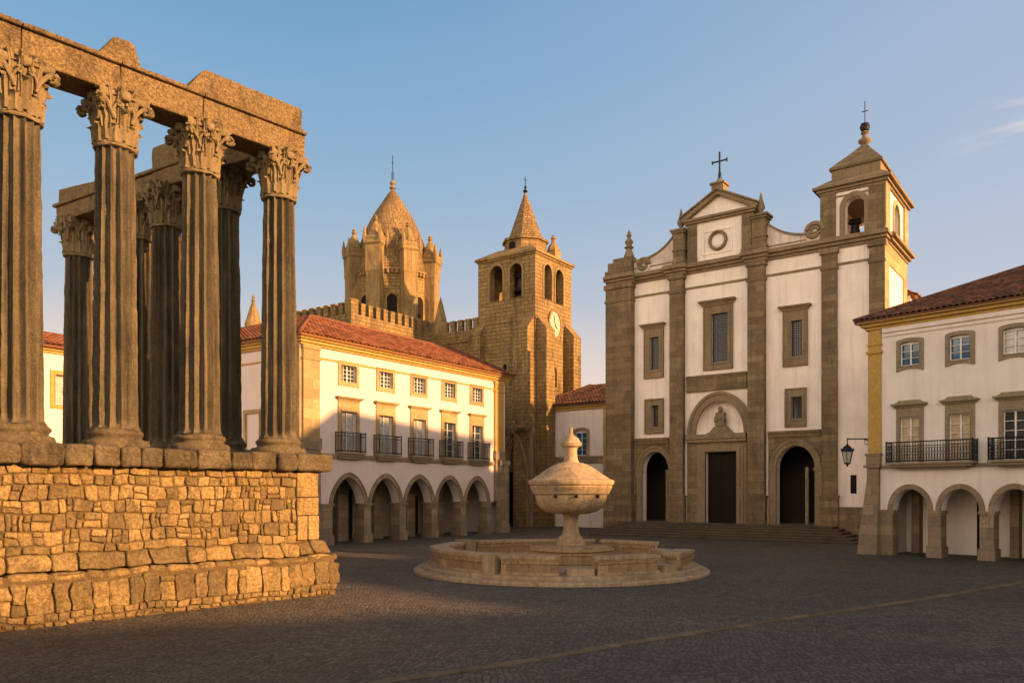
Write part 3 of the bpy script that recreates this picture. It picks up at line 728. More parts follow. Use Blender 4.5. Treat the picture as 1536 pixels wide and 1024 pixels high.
# string course and cornice
m = MB(); m.box(1.0, 14.7, -.10, .0, 4.14, 4.28); m.box(1.0, 14.7, -.06, .0, 4.05, 4.14); m.build('string_course', 'greystone', A)
m = MB()
m.box(.99, 14.74, -.05, .0, 8.62, 8.70)
for z0, z1, p in ((9.16, 9.26, .10), (9.26, 9.40, .20), (9.40, 9.52, .32), (9.52, 9.60, .42)):
    m.box(-p, LA + p, -p, .55, z0, z1); m.box(-p, .55, .55, DA, z0, z1); m.box(LA - .3, LA + p, .55, 8, z0, z1)
m.box(-.05, .0, .92, DA, 8.55, 8.63)
m.build('cornice', 'yellow', A)
for c in bays:
    window(A, FA, c, 7.74, 8.54, .47, .19, 'yellow_stone', 0, .16, .05, 4, 4, 'glass', bot=.05, sidesur=.2)
for i, c in enumerate(bays):
    w = window(A, FA, c, 4.36, 6.34, .49, .19, 'yellow_stone', 0, .18, .06, 2 if i < 3 else 2, 1 if i < 1 else (3 if i < 3 else 5), 'curtain' if i < 3 else 'glass', name='balcony_door', hood=(.84, 6.86, .16), sidesur=.2)
    m = MB(); m.box(c - .69, c + .69, -.05, .0, 6.53, 6.86); m.build('lintel', 'yellow_stone', w)
    m = MB(); m.box(c - .86, c + .80, -.42, .0, 4.29, 4.38); m.box(c - .8, c + .74, -.34, .0, 4.18, 4.29); m.box(c - .7, c + .64, -.25, 0, 4.06, 4.18); b_ = m.build('balcony', 'greystone', A)
    railing(b_, c - .83, c + .77, -.39, -.02, 4.38, 5.30, .10)
window(A, FA, 3.4, 4.5, 6.2, .5, .2, 'yellow_stone', 0, .15, .06, 2, 4, 'glass', ax='x')
# roof: hip at the near end, gable at the far end
m = MB(); ev = .45; ze = 9.60; RI2 = 2.05; sb = 4.2
pitch = RI2 / (sb + ev); Lsl = math.hypot(sb + ev, RI2)
upf = Vector((0, sb + ev, RI2))
tiles(m, (-ev, -ev, ze), (LA + ev, -ev, ze), upf, Lsl, sb + ev, 0)
tiles(m, (-ev, DA, ze), (-ev, -ev, ze), Vector((sb + ev, 0, RI2)), Lsl, 0, sb + ev)
tiles(m, (LA + ev, 2 * sb + ev, ze), (sb, 2 * sb + ev, ze), Vector((0, -(sb + ev), RI2)), Lsl, 0, 0, pitch=.5, row=.8)
tiles(m, (2 * sb + ev, 2 * sb, ze), (2 * sb + ev, DA, ze), Vector((-(sb + ev), 0, RI2)), Lsl, 0, 0, pitch=.5, row=.8)
zr = ze + RI2
m.tube([(sb, sb, zr + .03), (LA + ev, sb, zr + .03)], .11, 8, .6); m.tube([(sb, sb, zr + .03), (sb, DA, zr + .03)], .11, 8, .6); m.tube([(-ev, -ev, ze + .04), (sb, sb, zr + .04)], .10, 8, .6)
m.tube([(LA + ev - .03, -ev, ze + .05), (LA + ev - .03, sb, zr + .05)], .09, 8, .6)
m.build('roof', 'tile', A)
m = MB(); m.plate([(0.1, 9.6), (2 * sb, 9.6), (sb, zr - .1)], [], LA - .3, LA, 'x'); m.plate([(0.1, 9.6), (2 * sb, 9.6), (sb, zr - .1)], [], DA - .3, DA, 'y'); m.build('gable_wall', 'white', A)

# ------------------------------------------------------------------ wing building behind the temple columns
FW = Frame(*FA.w(-9.0, DA), .570, .822)
B = FW.thing('side_wing', 'low white wing seen between the temple columns, with ochre cornice and one ochre framed window', 'building')
LW = 9.0
xw = FW.U(98); 
m = MB(); m.plate(rect(0, LW, 0, 9.2), [rect(xw - .5, xw + .5, 6.75, 8.2)], 0, .5); m.box(0, LW, 7.6, 8, 0, 9.2); m.box(0, .4, .5, 7.6, 0, 9.2); m.build('wall', 'white', B)
m = MB(); m.box(LW - .85, LW - .02, -.14, 0, 0, 9.1); m.build('corner_pilaster', 'yellow', B)
m = MB()
for z0, z1, p in ((9.2, 9.32, .1), (9.32, 9.46, .22), (9.46, 9.56, .36)): m.box(-p, LW, -p, .5, z0, z1)
m.build('cornice', 'yellow', B)
window(B, FW, xw, 6.75, 8.2, .5, .2, 'yellow', 0, .15, .06, 2, 4, 'curtain', sidesur=.22)
m = MB(); tiles(m, (-.4, -.45, 9.56), (LW, -.45, 9.56), Vector((0, 3.4, 1.15)), math.hypot(3.4, 1.15), .0, 0); tiles(m, (LW, 7.9, 9.3), (-.4, 7.9, 9.3), Vector((0, -4.95, 1.4)), math.hypot(4.95, 1.4), 0, 0, pitch=.5, row=.8)
m.build('roof', 'tile', B)

# ------------------------------------------------------------------ cathedral
FC = Frame(1.66, 57.0, .570, .822)
C = FC.thing('cathedral', 'golden granite cathedral with turreted lantern dome, crenellated nave walls and square clock tower', 'cathedral')
TW, TD = 5.05, 5.1
ZBEL = 14.9; ZTOP = 19.5
m = MB(); m.box(0, TW, 0, TD, 0, ZBEL); 
m.box(-.06, TW + .06, -.06, TD + .06, ZBEL - .05, ZBEL + .1)
tower = m.build('clock_tower', 'cath', C)
# belfry walls with openings
def opR(a, b, t, bt):  # right face (plane y=0)
    x0, x1 = FC.U(a), FC.U(b); c = (x0 + x1) / 2; h = (x1 - x0) / 2; zt = FC.Z((a + b) / 2, t); zb = FC.Z((a + b) / 2, bt); return c, h, zb, zt
def opL(a, b, t, bt):
    y0, y1 = FC.V(a), FC.V(b); c = (y0 + y1) / 2; h = abs(y1 - y0) / 2; zt = FC.ZV((a + b) / 2, t); zb = FC.ZV((a + b) / 2, bt); return c, h, zb, zt
RO = [opR(816, 827, 397, 449), opR(833, 844.5, 405, 456)]; LO = [opL(735, 754, 399, 452), opL(765, 783, 395, 446)]
m = MB()
m.plate(rect(0, TW, ZBEL + .1, ZTOP), [arch_open(c, h, zb, zt - h, h, 10) for c, h, zb, zt in RO], 0, .55)
m.plate(rect(.56, TD, ZBEL + .1, ZTOP), [arch_open(c, h, zb, zt - h, h, 10) for c, h, zb, zt in LO], 0, .55, 'x')
m.box(.56, TW, TD - .5, TD, ZBEL + .1, ZTOP); m.box(TW - .5, TW, .56, TD - .5, ZBEL + .1, ZTOP)
m.build('belfry', 'cath', tower)
for i, (c, h, zb, zt) in enumerate(RO):
    m = MB(); m.plate(arch_open(c, h + .18, zb - .05, zt - h, h + .18, 12), [arch_open(c, h, zb - .04, zt - h, h, 12)], -.05, .03); m.build('belfry_arch', 'cath_plain', tower)
for i, (c, h, zb, zt) in enumerate(LO):
    m = MB(); m.plate(arch_open(c, h + .18, zb - .05, zt - h, h + .18, 12), [arch_open(c, h, zb - .04, zt - h, h, 12)], -.05, .03, 'x'); m.build('belfry_arch', 'cath_plain', tower)
m = MB()
for z0, z1, p in ((ZTOP, ZTOP + .12, .08), (ZTOP + .12, ZTOP + .28, .2)): m.box(-p, TW + p, -p, TD + p, z0, z1)
vs = []; e = .2; zz = ZTOP + .28
cxx, cyy = TW / 2, TD / 2
ring = [(-e, -e), (TW + e, -e), (TW + e, TD + e), (-e, TD + e)]; inn = [(cxx - 1.5, cyy - 1.5), (cxx + 1.5, cyy - 1.5), (cxx + 1.5, cyy + 1.5), (cxx - 1.5, cyy + 1.5)]
m.add([(x, y, zz) for x, y in ring] + [(x, y, zz + .75) for x, y in inn], [(0, 1, 5, 4), (1, 2, 6, 5), (2, 3, 7, 6), (3, 0, 4, 7), (4, 5, 6, 7)])
m.build('tower_cornice', 'cath_plain', tower)
def ngon_lathe(m, prof, c, n=8, a0=math.pi / 8): m.lathe(prof, c, n, a0=a0)
m = MB(); zd = ZTOP + .75
ngon_lathe(m, [(1.62, zd), (1.62, zd + .9), (1.80, zd + .95), (1.80, zd + 1.1), (1.5, zd + 1.15)], (cxx, cyy)); 
m.build('spire_drum', 'cath', tower)
zap = 25.1
m = MB(); ngon_lathe(m, [(1.42, zd + 1.12), (1.0, zd + 2.2), (.5, zd + 3.6), (.10, zap - .1), (.10, zap)], (cxx, cyy)); m.build('spire', 'scale', tower)
m = MB(); m.lathe([(.1, zap), (.2, zap + .1), (.08, zap + .2), (.05, zap + .3), (.11, zap + .38), (.04, zap + .5), (.02, zap + 1.25), (0, zap + 1.26)], (cxx, cyy), 10); m.box(cxx - .18, cxx + .18, cyy - .02, cyy + .02, zap + .95, zap + 1.0); m.build('weather_vane', 'iron', tower)
for (dx, dy, hh) in ((.95, -.95, 0), ): pass
# corner dormer on the drum
px_, py_ = FC.inv((824 - PXC) / F0 * 60, 60.)
m = MB(); c = (TW - 1.3, .8); m.box(c[0] - .42, c[0] + .42, c[1] - .42, c[1] + .42, ZTOP + .3, ZTOP + 1.15); m.lathe([(.5, ZTOP + 1.15), (.42, ZTOP + 1.45), (.2, ZTOP + 1.75), (.16, ZTOP + 1.8), (.16, ZTOP + 2.05), (.22, ZTOP + 2.1), (.05, ZTOP + 2.4), (0, ZTOP + 2.42)], c, 8); m.build('pinnacle', 'cath_plain', tower)
# drum openings (dark)
m = MB(); 
for a in (math.pi, -math.pi / 2):
    pass
m.plate(arch_open(cyy + .15, .26, zd + .2, zd + .6, .22, 8), [], cxx - 1.56, cxx - 1.48, 'x'); m.build('drum_window', 'wood', tower)
# buttresses
def butt_R(a, b, top, proj):   # on the right face
    x0, x1 = FC.U(a, -proj), FC.U(b, -proj); zt = FC.Z((a + b) / 2, top, -proj)
    m = MB(); m.box(x0, x1, -proj, -.005, 0, zt); m.plate([(-proj, zt), (0, zt), (0, zt + proj * 1.3)], [], x0, x1, 'x'); m.box(x0 - .04, x1 + .04, -proj - .08, -.003, 0, 7.2)
    return m.build('buttress', 'cath', tower)
def butt_L(a, b, top, proj):
    y0, y1 = FC.V(a, -proj), FC.V(b, -proj); zt = FC.ZV((a + b) / 2, top, -proj)
    m = MB(); m.box(-proj, -.005, min(y0, y1), max(y0, y1), 0, zt); m.plate([(-proj, zt), (0, zt), (0, zt + proj * 1.3)], [], min(y0, y1), max(y0, y1), 'y'); m.box(-proj - .08, -.003, min(y0, y1) - .04, max(y0, y1) + .04, 0, 7.0)
    return m.build('buttress', 'cath', tower)
m = MB()
PJ = .85
m.box(-PJ, -.005, .1, 1.35, 0, 14.1); m.plate([(-PJ, 14.1), (0, 14.1), (0, 15.1)], [], .1, 1.35, 'y'); m.build('buttress', 'cath', tower)
m = MB(); m.box(.15, 1.3, -PJ, -.005, 0, 14.1); m.plate([(-PJ, 14.1), (0, 14.1), (0, 15.1)], [], .15, 1.3, 'x'); m.build('buttress', 'cath', tower)
m = MB(); m.box(3.95, 5.04, -PJ, -.005, 0, 14.1); m.plate([(-PJ, 14.1), (0, 14.1), (0, 15.1)], [], 3.95, 5.04, 'x'); m.build('buttress', 'cath', tower)
m = MB(); m.box(-PJ * .7, -.005, 4.5, 5.5, 0, 14.1); m.plate([(-PJ * .7, 14.1), (0, 14.1), (0, 15.0)], [], 4.5, 5.5, 'y'); m.build('buttress', 'cath', tower)
# clock
ccx = FC.U(831); ccz = FC.Z(831, 486.5)
m = MB(); ringo = [(ccx + 1.12 * .82 * math.cos(t * math.pi / 20), ccz + 1.12 * math.sin(t * math.pi / 20)) for t in range(40)]
ringi = [(ccx + (x - ccx) * .84, ccz + (z - ccz) * .84) for x, z in ringo]
m.plate(ringo, [ringi], -.14, -.003); ck = m.build('clock_surround', 'cath_plain', tower)
m = MB(); m.plate(ringi, [], -.07, -.004); m.build('clock_dial', 'dial', ck)
m = MB()
for k in range(12):
    t = k * math.pi / 6; x = ccx + .62 * math.sin(t); z = ccz + .78 * math.cos(t); m.box(x - .025, x + .025, -.085, -.071, z - .06, z + .06)
m.tube([(ccx, -.09, ccz), (ccx - .12, -.09, ccz + .62)], .03, 4); m.tube([(ccx, -.095, ccz), (ccx + .30, -.095, ccz - .3)], .035, 4)
m.build('clock_hands', 'iron', ck)
for (a, b, t, bt, right_) in ((826, 835, 550, 581, 1), (754, 762, 546, 566, 0)):
    if right_: c, h, zb, zt = opR(a, b, t, bt)
    else: c, h, zb, zt = opL(a, b, t, bt)
    h *= .75; ax = 'y' if right_ else 'x'
    m = MB(); m.plate(arch_open(c, h + .14, zb - .1, zt - h, h + .16, 8), [arch_open(c, h, zb, zt - h, h, 8)], -.08, -.003, ax); w = m.build('slit_window', 'cath_plain', tower)
    m = MB(); m.plate(arch_open(c, h, zb, zt - h, h, 8), [], -.02, -.004, ax); m.build('pane', 'wood', w)
# porch with pointed portal at the foot of the tower (faces left)
m = MB(); pyc = (FC.V(752, -1.3) + FC.V(788, -1.3)) / 2; ph = abs(FC.V(752, -1.3) - FC.V(788, -1.3)) / 2
zap_ = FC.ZV(770, 652, -1.3)
po = arch_open(pyc, ph, 0.0, 3.6, zap_ - 3.6, 20, .35)
m.plate([(1.0, 0)] + [(pyc - ph, 0)] + arch(pyc, ph, 3.6, zap_ - 3.6, 20, .35) + [(pyc + ph, 0), (9.0, 0), (9.0, 7.6), (1.0, 7.6)], [], -1.3, -.9, 'x')
porch = m.build('portal', 'cath', C)
for k, (dd, ww) in enumerate(((-1.36, .16), (-1.2, -.12), (-1.05, -.26))):
    m = MB(); o1 = arch(pyc, ph + ww, 3.6, zap_ - 3.6 + ww, 20, .35); i1 = arch(pyc, ph + ww - .13, 3.6, zap_ - 3.6 + ww - .13, 20, .35)
    m.plate([(pyc - ph - ww, 0)] + o1 + [(pyc + ph + ww, 0)] + [(pyc + ph + ww - .13, 0)] + i1[::-1] + [(pyc - ph - ww + .13, 0)], [], dd, dd + .2, 'x'); m.build('portal_moulding', 'cath_plain', porch)
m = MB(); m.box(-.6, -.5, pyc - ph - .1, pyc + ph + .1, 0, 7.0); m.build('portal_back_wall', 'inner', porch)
m = MB(); m.box(-.68, -.61, pyc - ph * .55, pyc + ph * .95, 0, 3.9); m.build('portal_door', 'wood', porch)
m = MB(); m.box(-1.5, -1.28, pyc - ph - .5, pyc + ph + .4, 6.95, 7.2)
for k in range(9): m.rock(-1.5, -1.28, pyc - ph - .3 + k * .3, pyc - ph - .06 + k * .3, 6.75 + .25 * math.sin(k), 7.2 + .2 * math.sin(k * 2.1), .08, .05, 5)
m.build('carved_band', 'cath_plain', porch)
# nave, transept with battlements
ZN = 15.0
m = MB(); m.box(-8.18, 1.1, 10.04, 24, 0, ZN); m.box(1.12, 9, 5.2, 24, 0, ZN); m.box(-8.3, 1.11, 9.94, 10.04, ZN - .9, ZN - .75); m.box(1.02, 1.12, 5.3, 9.93, ZN - .9, ZN - .75)
m.box(-8.28, -8.18, 10.04, 24, ZN - .9, ZN - .75)
nave = m.build('nave_wall', 'cath', C)
def merl(m, x0, x1, y0, y1): m.box(x0, x1, y0, y1, ZN, ZN + .78, random.uniform(.9, 1.05)); m.box(x0 - .03, x1 + .03, y0 - .03, y1 + .03, ZN + .78, ZN + .86)
m = MB(); m.box(-8.18, -7.5, 10.04, 10.7, ZN, ZN + 1.05); m.build('parapet_corner', 'cath', nave)
x = -7.2
while x < .9: m = MB(); merl(m, x, x + .42, 10.06, 10.42); m.build('merlon', 'cath', nave); x += .76
y = 9.5
while y > 5.8: m = MB(); merl(m, 1.14, 1.5, y - .42, y); m.build('merlon', 'cath', nave); y -= .76
y = 10.95
while y < 20: m = MB(); merl(m, -8.16, -7.8, y, y + .42); m.build('merlon', 'cath', nave); y += .76
cx_, cy_ = FC.inv((380 - PXC) / F0 * 60, 60.)
m = MB(); m.lathe([(.62, 14), (.62, 15.1), (.5, 15.4), (.28, 16.2), (.1, 16.7), (.16, 16.8), (.08, 16.95), (.12, 17.05), (0, 17.3)], (cx_, cy_), 10); m.build('pinnacle', 'cath_plain', nave)
m = MB(); tx_, ty_ = FC.inv((661 - PXC) / F0 * 66, 66.); m.lathe([(.66, 14), (.66, 15.6), (.5, 16.6), (.22, 17.8), (0, 18.6)], (tx_, ty_), 12); m.build('stair_turret', 'cath_plain', nave, smooth=30)
# lantern tower
lcx, lcy = FC.inv((589 - PXC) / F0 * 70, 70.)
def A2(deg): return R(deg) - FC.ang         # world angle to local
LR = 3.45; ZL0, ZL1 = ZN - .5, 21.0
vang = [A2(-15 - 45 * k) for k in range(8)]
m = MB(); m.lathe([(LR, ZL0), (LR, ZL1), (LR + .2, ZL1 + .05), (LR + .2, ZL1 + .25), (LR - .1, ZL1 + .3)], (lcx, lcy), 8, a0=vang[0])
lan = m.build('lantern_tower', 'cath', C)
for k in range(26):
    pass
m = MB()
for k in range(8):
    a, b = vang[k], vang[(k + 1) % 8]
    for j in range(7):
        t = (j + .5) / 7; P = Vector((math.cos(a), math.sin(a))).lerp(Vector((math.cos(b), math.sin(b))), t) * (LR + .12)
        m.rock(lcx + P.x - .12, lcx + P.x + .12, lcy + P.y - .12, lcy + P.y + .12, ZL1 - .28, ZL1 + .04, .05, .04, 3)
m.build('corbel_band', 'cath_plain', lan)
m = MB(); zc = ZL1 + .28
# skirt vault then the main cone
m.lathe([(LR - .1, zc), (LR * .97, zc + .35), (LR * .94, zc + .8), (LR * .90, zc + 1.6), (LR * .83, zc + 2.6), (LR * .72, zc + 3.6), (LR * .59, zc + 4.6), (LR * .46, zc + 5.4), (LR * .29, zc + 6.3), (LR * .12, zc + 7.2), (.14, zc + 7.55), (.14, zc + 7.6)], (lcx, lcy), 24)
m.build('dome_cone', 'scale', lan, smooth=25)
zt = zc + 7.6
m = MB(); m.lathe([(.14, zt), (.3, zt + .12), (.12, zt + .35), (.28, zt + .55), (.1, zt + .8), (0, zt + .85)], (lcx, lcy), 12); m.build('finial', 'cath_plain', lan)
m = MB(); m.tube([(lcx, lcy, zt + .8), (lcx, lcy, zt + 3.0)], .035, 5); m.tube([(lcx - .14, lcy, zt + .8), (lcx - .14, lcy, zt + 1.5), (lcx + .14, lcy, zt + 1.5), (lcx + .14, lcy, zt + .8)], .03, 4); m.box(lcx - .12, lcx + .12, lcy - .02, lcy + .02, zt + 2.3, zt + 2.36); m.build('iron_mast', 'iron', lan)
for k in range(8):
    a = vang[k]; c = (lcx + math.cos(a) * (LR + .05), lcy + math.sin(a) * (LR + .05))
    m = MB(); w = .96; zt_ = (22.9, 23.4, 23.8, 23.2, 22.9, 23.3, 23.5, 23.0)[k]
    m.lathe([(w * .9, ZL0), (w * .9, 20.6), (w * .98, 20.8), (w * .98, zt_ - .9), (w * 1.16, zt_ - .75), (w * 1.10, zt_ - .5), (w * 1.18, zt_ - .3), (w * 1.15, zt_ - .15), (w * .85, zt_ - .1)], c, 4, a0=a + math.pi / 4)
    for q in range(4):       # corner crockets
        aa = a + q * math.pi / 2 + math.pi / 4; x, y = c[0] + math.cos(aa) * w * 1.02, c[1] + math.sin(aa) * w * 1.02
        m.lathe([(.15, zt_ - .6), (.17, zt_ - .1), (.13, zt_ + .05), (.16, zt_ + .12), (.02, zt_ + .75)], (x, y), 6)
    m.lathe([(w * .82, zt_ - .1), (w * .6, zt_ + .3), (w * .3, zt_ + .9), (.13, zt_ + 1.2), (.24, zt_ + 1.3), (.12, zt_ + 1.42), (.20, zt_ + 1.52), (0, zt_ + 1.75)], c, 8)
    # lean-to buttress from turret back to the cone
    dx, dy = -math.cos(a), -math.sin(a); sx_, sy_ = -dy * .28, dx * .28
    vs = []
    for sg in (1, -1):
        for (dd, z) in ((.3, 21.2), (1.15, 21.2), (.85, 22.3), (.3, zt_ - .4)): vs.append((c[0] + dx * dd + sx_ * sg, c[1] + dy * dd + sy_ * sg, z))
    m.add(vs, [(0, 1, 2, 3), (7, 6, 5, 4), (0, 4, 5, 1), (1, 5, 6, 2), (2, 6, 7, 3), (3, 7, 4, 0)])
    t_ = m.build('turret', 'cath_plain', lan)
for k in range(8):            # windows in each drum face
    a = (vang[k] + vang[(k + 1) % 8]) / 2
    if abs(vang[k] - vang[(k + 1) % 8]) > 3: a += math.pi
    rr = LR * math.cos(math.pi / 8)
    d = Vector((math.cos(a), math.sin(a))); s_ = Vector((-d.y, d.x)); q = Vector((lcx, lcy)) + d * rr
    for nm, hf, pr, mt, zo in (('drum_window', .62, .09, 'cath_plain', .2), ('pane', .42, .12, 'wood', 0)):
        m = MB(); pl = arch_open(0, hf, 17.0 - zo, 18.6, hf, 10); n_ = len(pl)
        hole = arch_open(0, .42, 17.0, 18.6, .42, 10)
        mm = MB()
        if nm == 'drum_window': mm.plate(pl, [hole], 0, pr); 
        else: mm.plate(pl, [], 0, .05)
        mm.v = [(q.x + s_.x * v[0] + d.x * (v[1] - .01), q.y + s_.y * v[0] + d.y * (v[1] - .01), v[2]) for v in mm.v]
        o = mm.build(nm, mt, lan if nm == 'drum_window' else lan)
# cathedral bells
def bell(name, label, loc, s, rz=0, group=None):
    t = thing(name, label, 'bell', loc, rz, group)
    m = MB(); m.lathe([(.02, .92 * s), (.2 * s, .9 * s), (.28 * s, .78 * s), (.31 * s, .5 * s), (.38 * s, .22 * s), (.5 * s, .02 * s), (.52 * s, 0), (.47 * s, .01 * s), (.33 * s, .3 * s), (.2 * s, .8 * s)], (0, 0), 24); m.build('bell_body', 'bronze', t, smooth=40)
    m = MB(); m.rock(-.42 * s, .42 * s, -.14 * s, .14 * s, .9 * s, 1.35 * s, .12 * s, .01, 6); m.build('headstock', 'wood', t)
    m = MB(); m.box(-.8 * s, .8 * s, -.05 * s, .05 * s, 1.0 * s, 1.1 * s); m.build('axle', 'iron', t)
    m = MB(); m.tube([(0, 0, .7 * s), (0, 0, -.04 * s)], .03 * s, 6); m.lathe([(0, -.16 * s), (.08 * s, -.1 * s), (.08 * s, -.04 * s), (0, 0)], (0, 0), 10); m.build('clapper', 'iron', t)
    return t
c, h, zb, zt2 = LO[1]; X, Y = FC.w(.75, c); bell('tower_bell', 'dark bell hanging in the left-facing arch of the clock tower belfry, beside its near corner', (X, Y, zb + .5), 1.15, FC.ang + math.pi / 2)

# ------------------------------------------------------------------ small white house between cathedral and church
FH = Frame((813 - PXC) / F0 * 58.5, 58.5, .801, -.598)
Hs = FH.thing('corner_house', 'small white house with dark tiled roof squeezed between the clock tower and the church', 'house')
LH = FH.U(925)
wx = FH.U(872); wz0, wz1 = FH.Z(872, 683), FH.Z(872, 645)
ze_ = FH.Z(815, 612)
m = MB(); m.plate(rect(0, LH, 0, ze_), [rect(wx - .48, wx + .48, wz0, wz1 - .0)], 0, .4); m.box(0, .4, .4, 6, 0, ze_); m.box(0, LH, 5.6, 6, 0, ze_); m.build('wall', 'white_old', Hs)
m = MB(); m.box(0, .72, -.12, 0, 0, ze_ - .1); m.box(-.12, 0, -.12, .7, 0, ze_ - .1); m.build('corner_pilaster', 'yellow_stone', Hs)
m = MB(); m.box(LH - 1.0, LH - .5, -.12, 0, 0, ze_ - .1); m.build('corner_pilaster', 'yellow_stone', Hs)
zs_ = FH.Z(850, 690); m = MB(); m.box(.7, LH - 1, -.12, 0, zs_ - .25, zs_ + .25); m.build('string_course', 'pier', Hs)
m = MB(); m.box(-.25, LH, -.3, .4, ze_ - .12, ze_ + .1); m.box(-.15, LH, -.15, 0, ze_ - .3, ze_ - .12); m.build('cornice', 'yellow', Hs)
window(Hs, FH, wx, wz0, wz1, .48, .2, 'yellow_stone', 0, .15, .06, 2, 4, 'glass_sky', arched=.14)
m = MB(); tiles(m, (-.4, -.45, ze_ + .1), (LH, -.45, ze_ + .1), Vector((0, 3.4, 1.7)), math.hypot(3.4, 1.7), 3.0, 0); tiles(m, (-.4, 6.2, ze_ + .1), (-.4, -.45, ze_ + .1), Vector((3.0, 0, 1.7)), math.hypot(3.0, 1.7), 3, 3.0, pitch=.4); tiles(m, (LH, 6.4, ze_ + .1), (-.4, 6.4, ze_ + .1), Vector((0, -3.4, 1.7)), math.hypot(3.4, 1.7), 0, 3, pitch=.5)
m.build('roof', 'tile_old', Hs)

# ------------------------------------------------------------------ church
FK = Frame(5.98, 48.85, .801, -.598)
K = FK.thing('church', 'white church with brown pilasters, scrolled gable under a cross, one square bell tower', 'church')
U = FK.U; Z = FK.Z
KW = U(1327); ZF0, ZF1 = 14.15, 14.9
def wbox(a, b, t, bt): return U(a), U(b), Z((a + b) / 2, bt), Z((a + b) / 2, t)
wins = [('W1', wbox(976, 990, 506, 555), wbox(967, 996, 492, 567), (U(962), U(999), Z(980, 492), .22)),
        ('W1b', wbox(979, 989, 608, 640), wbox(968, 996, 598, 650), None),
        ('W2', wbox(1068, 1093, 470, 543), wbox(1056, 1100, 457, 554), (U(1050), U(1105), Z(1078, 457), .26)),
        ('W3', wbox(1187, 1204, 481, 535), wbox(1175, 1212, 465, 549), (U(1169), U(1218), Z(1193, 465), .22)),
        ('W3b', wbox(1188, 1204, 595, 628), wbox(1178, 1210, 582, 640), None)]
zg = .75  # floor level on top of the steps
aL = (U(964), U(1004), Z(984, 677)); aR = (U(1165), U(1223), Z(1194, 668)); dr = (U(1059), U(1106), Z(1083, 677))
impL, impR = Z(984, 706), Z(1194, 702)
def notch(a, zt, zi):
    c = (a[0] + a[1]) / 2; h = (a[1] - a[0]) / 2; return [(c - h, 0)] + arch(c, h, zi, zt - zi, 18) + [(c + h, 0)]
slot = (U(1275.5), U(1285), Z(1280, 740), Z(1280, 712))
m = MB()
outer = [(0, 0)] + notch(aL, aL[2], impL) + [(dr[0], 0), (dr[0], dr[2]), (dr[1], dr[2]), (dr[1], 0)] + notch(aR, aR[2], impR) + [(KW, 0), (KW, ZF1), (0, ZF1)]
nic_c = (U(1044.5) + U(1117)) / 2; nic_h = (U(1117) - U(1044.5)) / 2; nz0 = Z(1080, 652); nz1 = Z(1080, 601)
niche = [(nic_c - nic_h, nz0 + .12)] + [(nic_c + nic_h, nz0 + .12)] + [(x, z) for x, z in reversed(arch(nic_c, nic_h, nz0 + .25, nz1 - nz0 - .25, 18))]
m.plate(outer, [rect(*w[1]) for w in wins] + [niche, rect(*slot)], 0, .5)
m.build('facade_wall', 'white_old', K)
m = MB(); m.box(0, .5, .5, 5.2, 0, ZF1 - .3); m.box(0, .5, 5.2, 18, 0, 8.6); m.box(KW - .5, KW, .5, 5.2, 0, ZF1 - .2); m.box(KW - .5, KW, 5.2, 18, 0, 8.6); m.box(.5, KW - .5, 17.5, 18, 0, 8.6); m.box(.5, KW - .5, 4.8, 5.2, 0, ZF1 - .3); m.build('nave_wall', 'white_old', K)
M['porch'] = plaster_mat('porch_shade_plaster', (.05, .04, .03), (.03, .024, .018), .4, .4)  # porch shade put into the plaster colour
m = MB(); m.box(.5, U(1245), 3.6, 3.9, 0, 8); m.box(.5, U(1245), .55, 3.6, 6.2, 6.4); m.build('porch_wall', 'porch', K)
m = MB(); m.box(KW - 3.4, KW + .2, 5.25, 8.2, 8.6, 13.2); m.build('sacristy_wall', 'white_old', K)
m = MB(); tiles(m, (KW + .5, 5.25, 13.2), (KW + .5, 8.4, 13.2), Vector((-2.2, 0, 1.2)), 2.5, 0, 0); tiles(m, (KW - 3.9, 8.4, 13.2), (KW - 3.9, 5.25, 13.2), Vector((2.2, 0, 1.2)), 2.5, 0, 0); m.build('sacristy_roof', 'tile', K)
m = MB(); m.box(.5, U(1245), .5, 3.6, 0, zg - .01); m.build('porch_floor', 'pier', K)
for a in (aL, aR):
    c = (a[0] + a[1]) / 2; m = MB(); m.box(c - .35, c + .75, 3.52, 3.59, zg, 3.6); m.build('inner_door', 'wood', K)
# roof of the nave
m = MB(); yy0 = 5.3
tiles(m, (KW + .35, yy0, 8.6), (KW + .35, 18.2, 8.6), Vector((-(KW / 2 + .35), 0, 2.0)), math.hypot(KW / 2 + .35, 2.0), 0, 0, pitch=.5, row=.9); tiles(m, (-.35, 18.2, 8.6), (-.35, yy0, 8.6), Vector((KW / 2 + .35, 0, 2.0)), math.hypot(KW / 2 + .35, 2.0), 0, 0, pitch=.5, row=.9)
m.build('nave_roof', 'tile', K)
